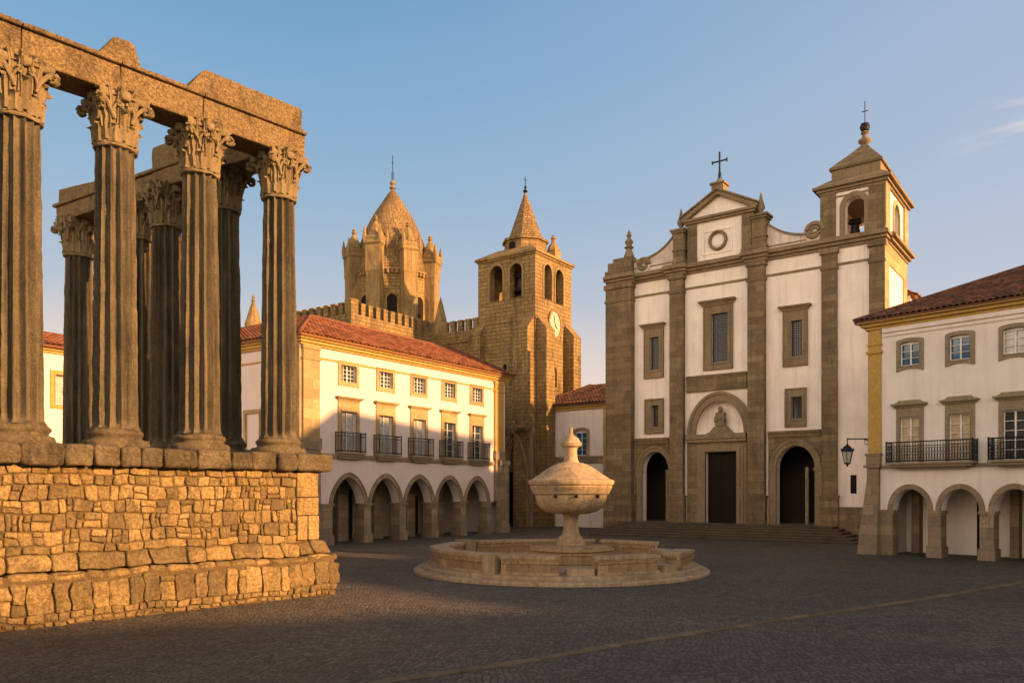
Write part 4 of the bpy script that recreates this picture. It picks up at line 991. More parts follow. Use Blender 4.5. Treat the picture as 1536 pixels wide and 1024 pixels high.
# window surrounds
for nm, op, fr_, hd in wins:
    m = MB(); m.plate(rect(*fr_), [rect(*op)], -.10, -.002)
    e = .10; m.plate(rect(op[0] - e, op[1] + e, op[2] - e, op[3] + e), [rect(*op)], -.14, -.10)
    m.plate(rect(*fr_), [rect(fr_[0] + .06, fr_[1] - .06, fr_[2] + .06, fr_[3] - .06)], -.15, -.10)
    w = m.build('window', 'trim', K)
    m = MB(); n1 = max(3, round((op[1] - op[0]) / .11)); n2 = round((op[3] - op[2]) / .13)
    for i in range(1, n1): x = op[0] + (op[1] - op[0]) * i / n1; m.box(x - .012, x + .012, .02, .035, op[2], op[3])
    for j in range(1, n2): z = op[2] + (op[3] - op[2]) * j / n2; m.box(op[0], op[1], .037, .05, z - .012, z + .012)
    m.build('grille', 'iron', w)
    m = MB(); m.box(op[0], op[1], .10, .13, op[2], op[3]); m.build('pane', 'glass', w)
    if hd:
        m = MB(); x0, x1, z0, hh = hd
        m.box(x0 + .14, x1 - .14, -.2, -.002, z0, z0 + hh * .4); m.box(x0 + .06, x1 - .06, -.28, -.002, z0 + hh * .4, z0 + hh * .7); m.box(x0, x1, -.36, -.002, z0 + hh * .7, z0 + hh); m.build('hood', 'trim', w)
m = MB(); m.box(slot[0] - .0, slot[1], .06, .1, slot[2], slot[3]); m.build('slot_window', 'wood', K)
# pilasters
pil = [(U(916, -.5), U(946, -.5), .5), (U(1004, -.35), U(1024, -.35), .35), (U(1121, -.35), U(1146, -.35), .35), (U(1232, -.2), U(1255, -.2), .2), (U(1303.6, -.2), U(1327, -.2) , .2)]
for i, (x0, x1, p) in enumerate(pil):
    if i == 0: x0 = -.02
    if i == 4: x1 = KW + .03
    m = MB(); m.box(x0, x1, -p, -.003, 0, ZF1 - .25)
    m.box(x0 - .07, x1 + .07, -p - .08, -.002, 0, 2.2); m.box(x0 - .1, x1 + .1, -p - .12, -.001, 2.2, 2.3); m.box(x0 - .1, x1 + .1, -p - .12, -.001, 0, .5)
    m.box(x0 - .05, x1 + .05, -p - .06, -.001, 13.85, 13.98)
    m.box(x0 - .08, x1 + .08, -p - .09, -.001, ZF1 - .24, ZF1 + .02)
    m.build('pilaster', 'church', K)
m = MB(); m.box(KW, KW + .06, -.2, .75, 0, ZF1); m.box(KW, KW + .06, 4.3, 5.2, 0, ZF1); m.box(KW, KW + .06, .75, 4.3, 13.9, ZF1); m.build('sunlit_side_pilaster', 'yellow_stone', K)  # sunlit yellow put into the colour of this side; front pilasters are brown
# entablature
m = MB()
for z0, z1, p in ((ZF0 - .12, ZF0, .06), (ZF1, ZF1 + .14, .12), (ZF1 + .14, ZF1 + .3, .26), (ZF1 + .3, ZF1 + .46, .42), (ZF1 + .46, ZF1 + .54, .34)):
    m.box(-p * .5, KW + p * .6, -p, .5, z0, z1)
    if z0 >= ZF1:
        for x0, x1, pp in pil[:3]: m.box(max(x0, -.02) - .1 - p * .5, x1 + .1 + p * .5, -p - pp, -p - .001, z0, z1)
        m.box(KW - .5, KW + p, .501, 5.2 + p * .5, z0, z1)
m.build('entablature', 'trim', K)
ZE = ZF1 + .54
# central lower aedicule
band = (U(1031), U(1121), Z(1078, 585), Z(1078, 561))
m = MB(); m.box(band[0], band[1], -.14, -.002, band[2], band[3]); m.box(band[0], band[1], -.2, -.14, band[3] - .12, band[3]); m.box(band[0], band[1], -.18, -.14, band[2], band[2] + .08); m.build('stone_band', 'church', K)
zl0, zl1 = Z(1078, 657), Z(1078, 651)
m = MB(); m.plate([(band[0], 0), (dr[0] - .02, 0), (dr[0] - .02, dr[2] + .02), (dr[1] + .02, dr[2] + .02), (dr[1] + .02, 0), (band[1], 0), (band[1], zl0), (band[0], zl0)], [], -.04, -.0015); m.build('bay_stone', 'church', K)
oc = arch(nic_c, nic_h + .46, nz0 + .05, nz1 - nz0 + .42, 24); ic = arch(nic_c, nic_h, nz0 + .05, nz1 - nz0 - .05, 24)
m = MB(); m.plate(oc + ic[::-1], [], -.12, -.002); oc2 = arch(nic_c, nic_h + .50, nz0 + .05, nz1 - nz0 + .46, 24); ic2 = arch(nic_c, nic_h + .34, nz0 + .05, nz1 - nz0 + .30, 24); m.plate(oc2 + ic2[::-1], [], -.19, -.12)
ic3 = arch(nic_c, nic_h + .10, nz0 + .05, nz1 - nz0 + .06, 24); m.plate(ic3 + ic[::-1], [], -.16, -.12)
nich = m.build('niche_arch', 'trim', K)
m = MB(); m.box(nic_c - nic_h - .1, nic_c + nic_h + .1, .42, .47, nz0, nz1 + .1); m.build('niche_back', 'white_old', K)
m = MB(); m.box(band[0], band[1], -.28, -.002, zl0 - .02, zl1 + .02); m.box(band[0], band[1], -.2, -.002, zl0 - .2, zl0 - .02); m.build('door_cornice', 'trim', K)
m = MB(); b0 = nz0 + .05
m.plate([(nic_c - .95, b0), (nic_c + .95, b0), (nic_c + .62, b0 + .12), (nic_c + .34, b0 + .42), (nic_c - .34, b0 + .42), (nic_c - .62, b0 + .12)], [], -.05, .32)
m.rock(nic_c - .30, nic_c + .30, -.08, .3, b0 + .40, b0 + .85, .14, .07, 10, 5); m.rock(nic_c - .27, nic_c + .27, -.1, .28, b0 + .75, b0 + 1.25, .14, .06, 10, 5)
m.rock(nic_c - .13, nic_c + .13, -.08, .2, b0 + 1.22, b0 + 1.55, .13, .02, 8, 5); m.rock(nic_c + .12, nic_c + .32, -.14, .12, b0 + .7, b0 + 1.0, .09, .04, 6, 6); m.rock(nic_c - .34, nic_c - .14, -.14, .12, b0 + .65, b0 + .98, .09, .04, 6, 6)
m.build('niche_sculpture', 'trim', K, smooth=60)
# central doorway frame
m = MB()
for k, (e, p) in enumerate(((.52, .06), (.36, .11), (.20, .16), (.08, .12))):
    m.plate([(dr[0] - e, zg - .1), (dr[0] - e, dr[2] + e * .75), (dr[1] + e, dr[2] + e * .75), (dr[1] + e, zg - .1), (dr[1], zg - .1), (dr[1], dr[2]), (dr[0], dr[2]), (dr[0], zg - .1)], [], -p, -.002 - k * .0004)
m.build('door_frame', 'trim', K)
m = MB(); m.box(dr[0], dr[1], .30, .38, zg, dr[2])
cxd = (dr[0] + dr[1]) / 2; pw = (dr[1] - dr[0]) / 2
for sg in (-1, 1):
    for j in range(4):
        a, b = sorted((cxd + sg * .06, cxd + sg * (pw - .06))); zz0 = zg + .12 + j * (dr[2] - zg - .15) / 4; m.box(a + .05, b - .05, .27, .30, zz0, zz0 + (dr[2] - zg) / 4 - .15)
m.build('main_door', 'wood', K)
# side bays below
for a, zi, bx0, bx1, bt, bb in ((aL, impL, U(953), U(1004), 657, 666), (aR, impR, U(1153), U(1232), 646, 655)):
    c = (a[0] + a[1]) / 2; h = (a[1] - a[0]) / 2; zt0 = Z(U and (984 if a is aL else 1194), bt)
    zb0 = Z((984 if a is aL else 1194), bb)
    pm = [(bx0, 0), (c - h, 0)] + arch(c, h, zi, a[2] - zi, 18) + [(c + h, 0), (bx1, 0), (bx1, zb0), (bx0, zb0)]
    m = MB(); m.plate(pm, [], -.05, -.002); m.box(bx0, bx1, -.12, -.002, zb0, zt0); m.box(bx0, bx1, -.2, -.12, zt0 - .1, zt0 + .02); m.build('bay_stone', 'church', K)
    m = MB(); o1 = arch(c, h + .30, zi, a[2] - zi + .30, 22); i1 = arch(c, h, zi, a[2] - zi, 22); m.plate(o1 + i1[::-1], [], -.12, -.05); o1 = arch(c, h + .33, zi, a[2] - zi + .33, 22); i1 = arch(c, h + .22, zi, a[2] - zi + .22, 22); m.plate(o1 + i1[::-1], [], -.17, -.12)
    m.build('arch_moulding', 'trim', K)
    for sg in (-1, 1):
        x0, x1 = sorted((c + sg * h, c + sg * (h + .34))); m = MB(); m.box(x0, x1, -.14, -.05, zg - .05, zi - .12); m.box(x0 - .05, x1 + .05, -.2, -.003, zi - .12, zi + .02); m.build('arch_jamb', 'trim', K)
    m = MB(); m.tube([(c + .35, .8, zg), (c + .35, .8, 3.8)], .10, 8); m.build('inner_column', 'pier', K)
m = MB(); m.box(U(1256), KW - .0, -.16, -.002, 0, Z(1280, 760)); m.build('stone_base', 'church', K)
# steps
m = MB()
NSt = 6
for k in range(NSt):
    z = zg * (NSt - k) / NSt; e = .34 * (k + 1) + .35
    m.rock(U(948) - e * .55, U(1240) + e * .9, -.5 - e, .45, z - .05, z, .018, .006, 12, 1.0, random.uniform(.9, 1.15)); m.box(U(948) - e * .55 + .04, U(1240) + e * .9 - .04, -.46 - e, .44, -.05, z - .045, .75)
M['steps'] = stone_mat('step_stone', (.10, .075, .05), (.135, .10, .065), (.05, .037, .025), 1.0, None, .5, darkamt=.5)
m.build('steps', 'steps', K)
# gable: attic block
ya = -.05
x0, x1 = U(1031), U(1121); atop = Z(1078, 330)
gx0, gx1, gc = U(1033), U(1130), U(1079)
zpb = (Z(1033, 337) + Z(1128, 320)) / 2; zpa = Z(1079, 293)
m = MB(); m.box(gx0 + .02, gx1 - .02, ya, .45, ZE, zpb); m.plate([(gx0 + .1, zpb), (gx1 - .1, zpb), (gx1 + .02, zpb + .24), (gc, zpa + .04), (gx0 - .02, zpb + .24)], [], ya, .45); g = m.build('gable_wall', 'white_old', K)
m = MB()
for a, b in ((U(1033), U(1046)), (U(1114), U(1129))): m = MB(); m.box(a, b, ya - .12, ya - .002, ZE, zpb - .05); m.box(a - .03, b + .03, ya - .16, ya - .001, ZE, ZE + .3); m.build('gable_pilaster', 'church', K)
m = MB()
for t0, p in ((0, .2), (.14, .3)): m.box(gx0 - p * .8, gx1 + p * .8, ya - p, .45, zpb - .02 + t0 * .9, zpb + .12 + t0 * .9)
th = .34
m.plate([(gx0 - .32, zpb + .22), (gx0 - .32, zpb + .36), (gc, zpa + .22), (gx1 + .32, zpb + .36), (gx1 + .32, zpb + .22), (gx1 + .05, zpb + .22), (gc, zpa - .03), (gx0 - .05, zpb + .22)], [], ya - .28, .5)
m.plate([(gx0 - .40, zpb + .36), (gx0 - .40, zpb + .44), (gc, zpa + .33), (gx1 + .40, zpb + .44), (gx1 + .40, zpb + .36), (gc, zpa + .22)], [], ya - .38, .5)
m.build('pediment', 'trim', K)
occ, ozc, orr = U(1078), Z(1078, 361), (U(1092) - U(1064)) / 2
m = MB(); cir = lambda r, n=32: [(occ + r * math.cos(2 * math.pi * i / n), ozc + r * 1.03 * math.sin(2 * math.pi * i / n)) for i in range(n)]
m.plate(cir(orr), [cir(orr * .72)], ya - .14, ya - .003); m.plate(cir(orr * .95), [cir(orr * .82)], ya - .2, ya - .14); m.build('round_medallion', 'trim', K)
m = MB(); q0, q1, q2, q3 = U(1055), U(1099), ZE + .35, zpb - .55
m.plate(rect(q0, q1, q2, q3), [rect(q0 + .09, q1 - .09, q2 + .09, q3 - .09)], ya - .05, ya - .002); m.plate(rect(q0 + .2, q1 - .2, q2 + .45, q2 + .53), [], ya - .04, ya - .001); m.build('gable_panel', 'white_old', K)
# pedestal and cross
m = MB(); m.box(gc - .34, gc + .34, -.3, .38, zpa + .05, zpa + .55); m.box(gc - .42, gc + .42, -.38, .46, zpa + .55, zpa + .66); m.lathe([(.22, zpa + .66), (.2, zpa + .8), (.1, zpa + .9)], (gc, .04), 8); m.build('cross_pedestal', 'trim', K)
zx = zpa + .88; m = MB(); yx = .04
m.box(gc - .04, gc + .04, yx - .04, yx + .04, zx, zx + 1.55); m.box(gc - .42, gc + .42, yx - .035, yx + .035, zx + 1.0, zx + 1.07)
for q in (-.42, .42): m.box(gc + q - .03, gc + q + .03, yx - .045, yx + .045, zx + .94, zx + 1.13)
m.tube([(gc - .12, yx, zx), (gc, yx, zx + .7)], .02, 4); m.tube([(gc + .12, yx, zx), (gc, yx, zx + .7)], .02, 4); m.build('cross', 'iron', K)
# flanking piers with flame finials
def flame(m, c, z, s=1):
    m.lathe([(.20 * s, z), (.20 * s, z + .08), (.10 * s, z + .16), (.12 * s, z + .22), (.22 * s, z + .38), (.20 * s, z + .55), (.10 * s, z + .85), (.05 * s, z + 1.15), (.0, z + 1.3)], c, 14)
for a, b, tp, ft in ((1012, 1028, 345, 315), (1130, 1150, 322, 294)):
    x0, x1 = U(a, -.1), U(b, -.1); zt = Z((a + b) / 2, tp, -.1); m = MB()
    m.box(x0, x1, -.3, .4, ZE, zt - .25); m.box(x0 - .05, x1 + .05, -.35, .45, ZE, ZE + .35); m.box(x0 - .05, x1 + .05, -.35, .45, zt - 1.25, zt - 1.15); m.box(x0 - .08, x1 + .08, -.38, .48, zt - .25, zt - .12); m.box(x0 - .14, x1 + .14, -.44, .54, zt - .12, zt)
    p_ = m.build('gable_pier', 'church', K); m = MB(); hh = Z((a + b) / 2, ft, 0) - zt; flame(m, ((x0 + x1) / 2, .05), zt, hh / 1.3 if False else 1); o = m.build('flame_finial', 'trim', p_, smooth=40)
m = MB(); x0, x1 = -.1, U(949, -.2)
m.box(x0, x1, -.45, .45, ZE, ZE + .35); m.box(x0 + .15, x1 - .02, -.35, .4, ZE + .35, ZE + .85); m.box(x0 + .45, x1 - .04, -.25, .35, ZE + .85, ZE + 1.1); p_ = m.build('corner_pedestal', 'church', K)
m = MB(); c = (U(943), .05); z = ZE + 1.1; m.lathe([(.34, z), (.28, z + .2), (.16, z + .5), (.30, z + .62), (.14, z + .72), (.26, z + .95), (.10, z + 1.2), (.16, z + 1.35), (.03, z + 1.65), (0, z + 1.7)], c, 14); m.build('urn_finial', 'trim', p_, smooth=40)
# scroll walls
def scroll(xa, za, xb, zb, cxs, czs, rs, low):
    m = MB(); pts = []
    for i in range(17):
        t = i / 16; pts.append((xa + (xb - xa) * t, zb + (za - zb) * (1 - t) ** 2.8))
    poly = pts + [(xb, ZE), (xa, ZE)]
    m.plate(poly, [], 0.02, .35); w = m.build('scroll_wall', 'white_dirty', K)
    m = MB(); up = [(x, z + .10) for x, z in pts]; m.plate(up + pts[::-1], [], -.08, .42); m.box(min(xa, xb), max(xa, xb), -.02, .019, ZE + (zb - ZE) * .42, ZE + (zb - ZE) * .42 + .06)
    sp = []
    for i in range(40):
        t = i / 39; a = t * 3.6 * math.pi; r = rs * (1 - t * .82); sp.append((cxs + math.cos(a) * r, -.05, czs + math.sin(a) * r))
    m.tube(sp, [.12 - .05 * i / 39 for i in range(40)], 8); m.build('scroll_moulding', 'trim', w)
    m = MB(); m.plate([(cxs + (rs + .08) * math.cos(2 * math.pi * i / 24), czs + (rs + .08) * math.sin(2 * math.pi * i / 24)) for i in range(24)], [], -.03, .36); m.build('scroll_disc', 'white_dirty', w)
scroll(U(1012), Z(1012, 353), U(951), Z(953, 393), U(965), ZE + .50, .40, 0)
scroll(U(1150), Z(1150, 335), U(1231), Z(1225, 350), U(1221), ZE + .58, .46, 0)
# bell stage of the church tower
bx0, bx1, bd = U(1232), KW, 5.2
zb0, zb1 = ZE, Z(1290, 279)
oc_, oh = (U(1268) + U(1297)) / 2, (U(1297) - U(1268)) / 2; oz0, oz1 = Z(1282, 366), Z(1282, 295)
ov = (FK.V(1336, KW) + FK.V(1348, KW)) / 2; ovh = abs(FK.V(1348, KW) - FK.V(1336, KW)) / 2
hA = arch_open(oc_, oh, oz0, oz1 - oh, oh, 12); hB = arch_open(2.6, .62, oz0, oz1 - .62, .62, 12)
m = MB(); m.plate(rect(bx0, bx1, zb0, zb1), [hA], 0, .45); m.plate(rect(bx0, bx1, zb0, zb1), [arch_open((bx0 + bx1) / 2 - .2, 1.1, oz0, zb1 - 1.4, 1.1, 12)], bd - .45, bd); m.plate(rect(.451, bd - .451, zb0, zb1), [hB], bx1 - .45, bx1, 'x'); m.plate(rect(.451, bd - .451, zb0, zb1), [hB], bx0, bx0 + .45, 'x')
bt_ = m.build('bell_tower', 'white_old', K)
m = MB(); m.box(bx0, bx1, .5, bd - .5, zb0 - .1, zb0 + .02); m.build('bell_floor', 'church', bt_)
for (x0, x1) in ((bx0 - .03, U(1254)), (U(1303.6), bx1 + .03)):
    m = MB(); m.box(x0, x1, -.12, -.002, zb0, zb1 - .1); m.build('tower_pilaster', 'church', bt_)
for y0_, y1_ in ((-.12, .8), (bd - .8, bd + .05)): m = MB(); m.box(bx1, bx1 + .10, y0_, y1_, zb0, zb1 - .1); m.build('sunlit_side_pilaster', 'yellow_stone', bt_)  # lighter yellow stone paints sunlight on the right side of the tower
m = MB(); m.plate(arch_open(oc_, oh + .26, oz0, oz1 - oh, oh + .26, 14), [arch_open(oc_, oh, oz0 + .005, oz1 - oh, oh, 14)], -.09, -.002); m.build('bell_arch', 'trim', bt_)
m = MB(); m.plate(arch_open(2.6, .62 + .22, oz0, oz1 - .62, .62 + .22, 14), [arch_open(2.6, .62, oz0 + .005, oz1 - .62, .62, 14)], bx1, bx1 + .07, 'x'); m.build('bell_arch', 'yellow_stone', bt_)  # side arch in the yellow sunlit tone, front arch in darker trim
m = MB()
m.box(U(1254), U(1303.6), -.05, -.002, zb1 - .35, zb1 - .28)
for z0, z1, p in ((zb1 - .1, zb1, .1), (zb1, zb1 + .14, .2), (zb1 + .14, zb1 + .28, .36)): m.box(bx0 - p, bx1 + p, -p, bd + p, z0, z1)
zr0 = zb1 + .28
def frust(m, a, za, b, zb):
    (x0, x1, y0, y1), (X0, X1, Y0, Y1) = a, b
    m.add([(x0, y0, za), (x1, y0, za), (x1, y1, za), (x0, y1, za), (X0, Y0, zb), (X1, Y0, zb), (X1, Y1, zb), (X0, Y1, zb)], [(0, 3, 2, 1), (4, 5, 6, 7), (0, 1, 5, 4), (1, 2, 6, 5), (2, 3, 7, 6), (3, 0, 4, 7)])
frust(m, (bx0 - .3, bx1 + .3, -.3, bd + .3), zr0, (bx0 + .3, bx1 - .25, .5, bd - .5), zr0 + .5)
m.box(bx0 + .36, bx1 - .3, .55, bd - .55, zr0 + .48, zr0 + 1.0)
tc_ = m.build('tower_cornice', 'trim', bt_)
m = MB(); mx, my = (bx0 + bx1) / 2, bd / 2
za = Z(1293, 218, 2.6)
m.box(bx0 + .26, bx1 - .2, .45, bd - .45, zr0 + 1.0, zr0 + 1.12)
frust(m, (bx0 + .26, bx1 - .2, .45, bd - .45), zr0 + 1.12, (mx - .55, mx + .55, my - .8, my + .8), zr0 + 1.12 + (za - zr0 - 1.12) * .62)
frust(m, (mx - .55, mx + .55, my - .8, my + .8), zr0 + 1.12 + (za - zr0 - 1.12) * .62, (mx - .1, mx + .1, my - .1, my + .1), za)
m.build('tower_roof', 'church', bt_)
m = MB(); m.lathe([(.12, za - .05), (.32, za + .12), (.34, za + .22), (.14, za + .38), (.12, za + .5), (.22, za + .62), (.1, za + .72)], (mx, my), 14); m.build('finial', 'trim', bt_, smooth=40)
m = MB(); m.lathe([(0, za + .66), (.2, za + .75), (.26, za + .92), (.2, za + 1.1), (0, za + 1.18)], (mx, my), 14); m.tube([(mx, my, za + 1.1), (mx, my, za + 2.3)], .025, 5); m.box(mx - .16, mx + .16, my - .015, my + .015, za + 1.75, za + 1.79); m.build('tower_cross', 'iron', bt_)
X, Y = FK.w(oc_ - .22, .95); bell('church_bell', 'black bell hanging in the arched opening of the white church bell tower', (X, Y, oz0 + .62), .72, FK.ang)

# ------------------------------------------------------------------ right-hand building
FR = Frame(14.3, 32.26, .665, -.747)
G = FR.thing('gallery_building', 'white building at the right with ochre corner pilaster, iron balconies and round arcade arches', 'building')
LG, DG = 10.9, 10.0
gb = [1.69 + 1.79 * i for i in range(5)]
U = FR.U; Z = FR.Z
GA, gzs = .66, Z(1365, 765); grise = Z(1365, 733) - gzs
print('right: spring', gzs, 'rise', grise)
outer = [(.15, gzs)]
for c in gb: outer += arch(c, GA, gzs, grise, 20)
outer += [(LG, gzs), (LG, 8.95), (.15, 8.95)]
tw0, tw1 = Z(1365, 548), Z(1365, 512); dz0, dz1 = 3.62, Z(1365, 625)
holes = [rect(c - .36, c + .36, tw0, tw1) for c in gb] + [rect(c - .36, c + .36, dz0, dz1) for c in gb]
m = MB(); m.plate(outer, holes, 0, .5); m.build('wall', 'white_right', G)
m = MB(); m.box(0.15, .6, .5, DG, 0, 8.95); m.box(.6, LG, DG - .4, DG, 0, 8.95); m.box(.6, LG, 2.4, 2.6, 0, 3.3); m.box(.6, LG, .5, 2.5, 3.1, 3.28); m.build('inner_wall', 'white_right', G)
for i, c in enumerate(gb):
    m = MB(); m.box(c - .3 + .1, c + .35, 2.33, 2.39, 0, 2.1); m.build('inner_door', 'wood', G)
    if i % 2 == 0:
        m = MB(); m.box(c - .75, c - .45, 2.0, 2.39, 0, 3.05); m.build('inner_pier', 'pier', G)
    o_ = arch(c, GA + .19, gzs, grise + .19, 22); i_ = arch(c, GA, gzs, grise, 22); m = MB(); m.plate(o_ + i_[::-1], [], -.05, .0); m.build('arch_moulding', 'pier', G)
    m = MB(); x0, x1 = c + GA, c + GA + (1.79 - 2 * GA)
    m.box(x0, x1, -.02, .52, 0, gzs - .1); m.box(x0 - .05, x1 + .05, -.07, .57, 0, .42); m.box(x0 - .04, x1 + .04, -.06, .55, gzs - .1, gzs + .01); m.build('arcade_pier', 'pier', G)
m = MB(); x0, x1 = .1, gb[0] - GA
m.box(x0 + .35, x1, -.02, .52, 0, gzs - .1); m.box(x0 + .3, x1 + .04, -.06, .55, gzs - .1, gzs + .01); m.build('arcade_pier', 'pier', G)
# battered corner pier, ochre pilaster
zpt = Z(1312, 680); pe = .55
m = MB(); m.add([(-.25, -.35, 0), (.55, -.35, 0), (.55, .8, 0), (-.25, .8, 0), (.08, -.16, 3.0), (.55, -.16, 3.0), (.55, .8, 3.0), (.08, .8, 3.0)], [(0, 3, 2, 1), (4, 5, 6, 7), (0, 1, 5, 4), (1, 2, 6, 5), (2, 3, 7, 6), (3, 0, 4, 7)])
m.box(.08, .55, -.16, .8, 3.0, 3.45); m.box(-.02, .62, -.26, .9, 3.45, 3.56); m.box(.06, .6, -.18, .82, 3.56, 3.95); m.box(.02, .63, -.22, .86, 3.93, 4.02); m.build('corner_pier', 'pier', G)
m = MB(); m.box(.09, .6, -.08, .75, 4.02, 8.9); m.box(.03, .66, -.14, .81, 8.0, 8.1); m.box(.05, .64, -.12, .8, 8.32, 8.38); m.build('corner_pilaster', 'yellow', G)
m = MB(); m.box(.66, LG, -.06, 0, 8.62, 8.70); m.box(.66, LG, -.1, 0, 8.78, 8.95); m.build('frieze_band', 'white_right', G)
m = MB()
for z0, z1, p in ((8.95, 9.07, .12), (9.07, 9.2, .24), (9.2, 9.32, .38)): m.box(.1 - p, LG, -p, .5, z0, z1); m.box(.1 - p, .5, .501, DG, z0, z1)
m.build('cornice', 'yellow', G)
m = MB(); m.box(.6, LG, -.1, 0, 3.42, 3.54); m.build('string_course', 'greystone', G)
for i, c in enumerate(gb):
    window(G, FR, c, tw0, tw1, .36, .16, 'greystone', 0, .14, .05, 2, 3, 'glass_sky' if i < 2 else 'curtain', arched=.07, bot=.12, sidesur=.15)
    w = window(G, FR, c, dz0, dz1, .36, .16, 'greystone', 0, .14, .05, 2, 5, 'shutter' if i < 2 else 'glass', name='balcony_door', hood=(.66, dz1 + .36, .16), hmat='wing', sidesur=.15)
    m = MB(); m.box(c - .51, c + .51, -.045, 0, dz1 + .16, dz1 + .36); m.build('lintel', 'greystone', w)
for x0, x1 in ((gb[0] - .72, gb[1] + .62), (gb[2] - .72, gb[3] + .62)):
    m = MB(); m.box(x0, x1, -.55, 0, 3.545, 3.62); m.box(x0 + .1, x1 - .1, -.45, 0, 3.45, 3.545); m.box(x0 + .3, x1 - .3, -.3, 0, 3.38, 3.45); b_ = m.build('balcony', 'greystone', G)
    railing(b_, x0 + .03, x1 - .03, -.52, -.02, 3.62, 4.40, .10, True, .011)
def hiproof(par, x0, x1, y0, y1, ze, rise, mat, ev=.45, hipL=True, hipR=False, pitch=.22, row=.34):
    m = MB(); h = (y1 - y0) / 2 + ev; L = math.hypot(h, rise); a = Vector((0, h, rise)); b = Vector((0, -h, rise))
    xl, xr = x0 - (ev if hipL else 0), x1 + (ev if hipR else 0); ym = (y0 + y1) / 2
    tiles(m, (xl, y0 - ev, ze), (xr, y0 - ev, ze), a, L, h if hipL else 0, h if hipR else 0, pitch, row)
    tiles(m, (xr, y1 + ev, ze), (xl, y1 + ev, ze), b, L, h if hipR else 0, h if hipL else 0, .5, .9)
    if hipL: tiles(m, (xl, y1 + ev, ze), (xl, y0 - ev, ze), Vector((h, 0, rise)), L, h, h, pitch, row); m.tube([(xl, y0 - ev, ze + .04), (xl + h, ym, ze + rise + .04)], .09, 8, .4)
    if hipR: tiles(m, (xr, y0 - ev, ze), (xr, y1 + ev, ze), Vector((-h, 0, rise)), L, h, h, .5, .9)
    m.tube([(xl + (h if hipL else 0), ym, ze + rise + .03), (xr - (h if hipR else 0), ym, ze + rise + .03)], .1, 8, .4)
    return m.build('roof', mat, par)
hiproof(G, .1, LG, 0, DG, 9.32, 2.4, 'tile_old', .42, True, False)

# ------------------------------------------------------------------ unseen houses added outside the frame to shape the sun's shadows
def shadow_house(name, label, F, x0, x1, dep, H, rise, mat='white_old', hl=True, hr=True):
    o = F.w(x0, 0); t = thing(name, label, 'house', (o[0], o[1], 0), F.ang); L = x1 - x0
    n = max(2, int(L / 3)); holes = []
    for i in range(n):
        c = L * (i + .5) / n
        for zf in range(int(H // 3.2)): holes.append(rect(c - .5, c + .5, 1.2 + zf * 3.1, 2.7 + zf * 3.1))
    m = MB(); m.plate(rect(0, L, 0, H), holes, 0, .4); m.box(0, .4, .4, dep, 0, H); m.box(L - .4, L, .4, dep, 0, H); m.box(.4, L - .4, dep - .4, dep, 0, H); m.build('wall', mat, t)
    m = MB(); m.box(.4, L - .4, .3, .35, .5, H - .3); m.build('pane', 'glass', t)
    m = MB(); m.box(0, L, -.2, 0, H - .3, H); m.build('cornice', 'yellow', t)
    hiproof(t, 0, L, 0, dep, H, rise, 'tile', .3, hl, hr, .5, .9); return t
shadow_house('tall_shadow_house', 'tall white house added unseen beyond the right edge to shade the arcade building', FR, 11, 21, 13, 14.4, .5)  # added out of view, height set to shade the arcade front
shadow_house('low_shadow_house', 'low white house added unseen beyond the right edge to shape the sun on the fountain', FR, 21.2, 36.4, 6, 8.9, .4)  # added lower than its neighbours so sun reaches the fountain bowl
shadow_house('corner_shadow_house', 'white house added unseen behind the viewer to bound the sunlit paving', FR, 36.6, 50.2, 7, 12.8, .8, hr=False)  # added to end the sunlit wedge on the paving
ex, ey = FR.w(50.25, 0)
FBk = Frame(ex, ey, -.963, -.268)
shadow_house('back_shadow_row', 'long white row added unseen behind the viewer to shade the foreground paving', FBk, 0.05, 62, 8, 12.85, .8, hl=False)  # unseen row put in to keep the near paving in shadow

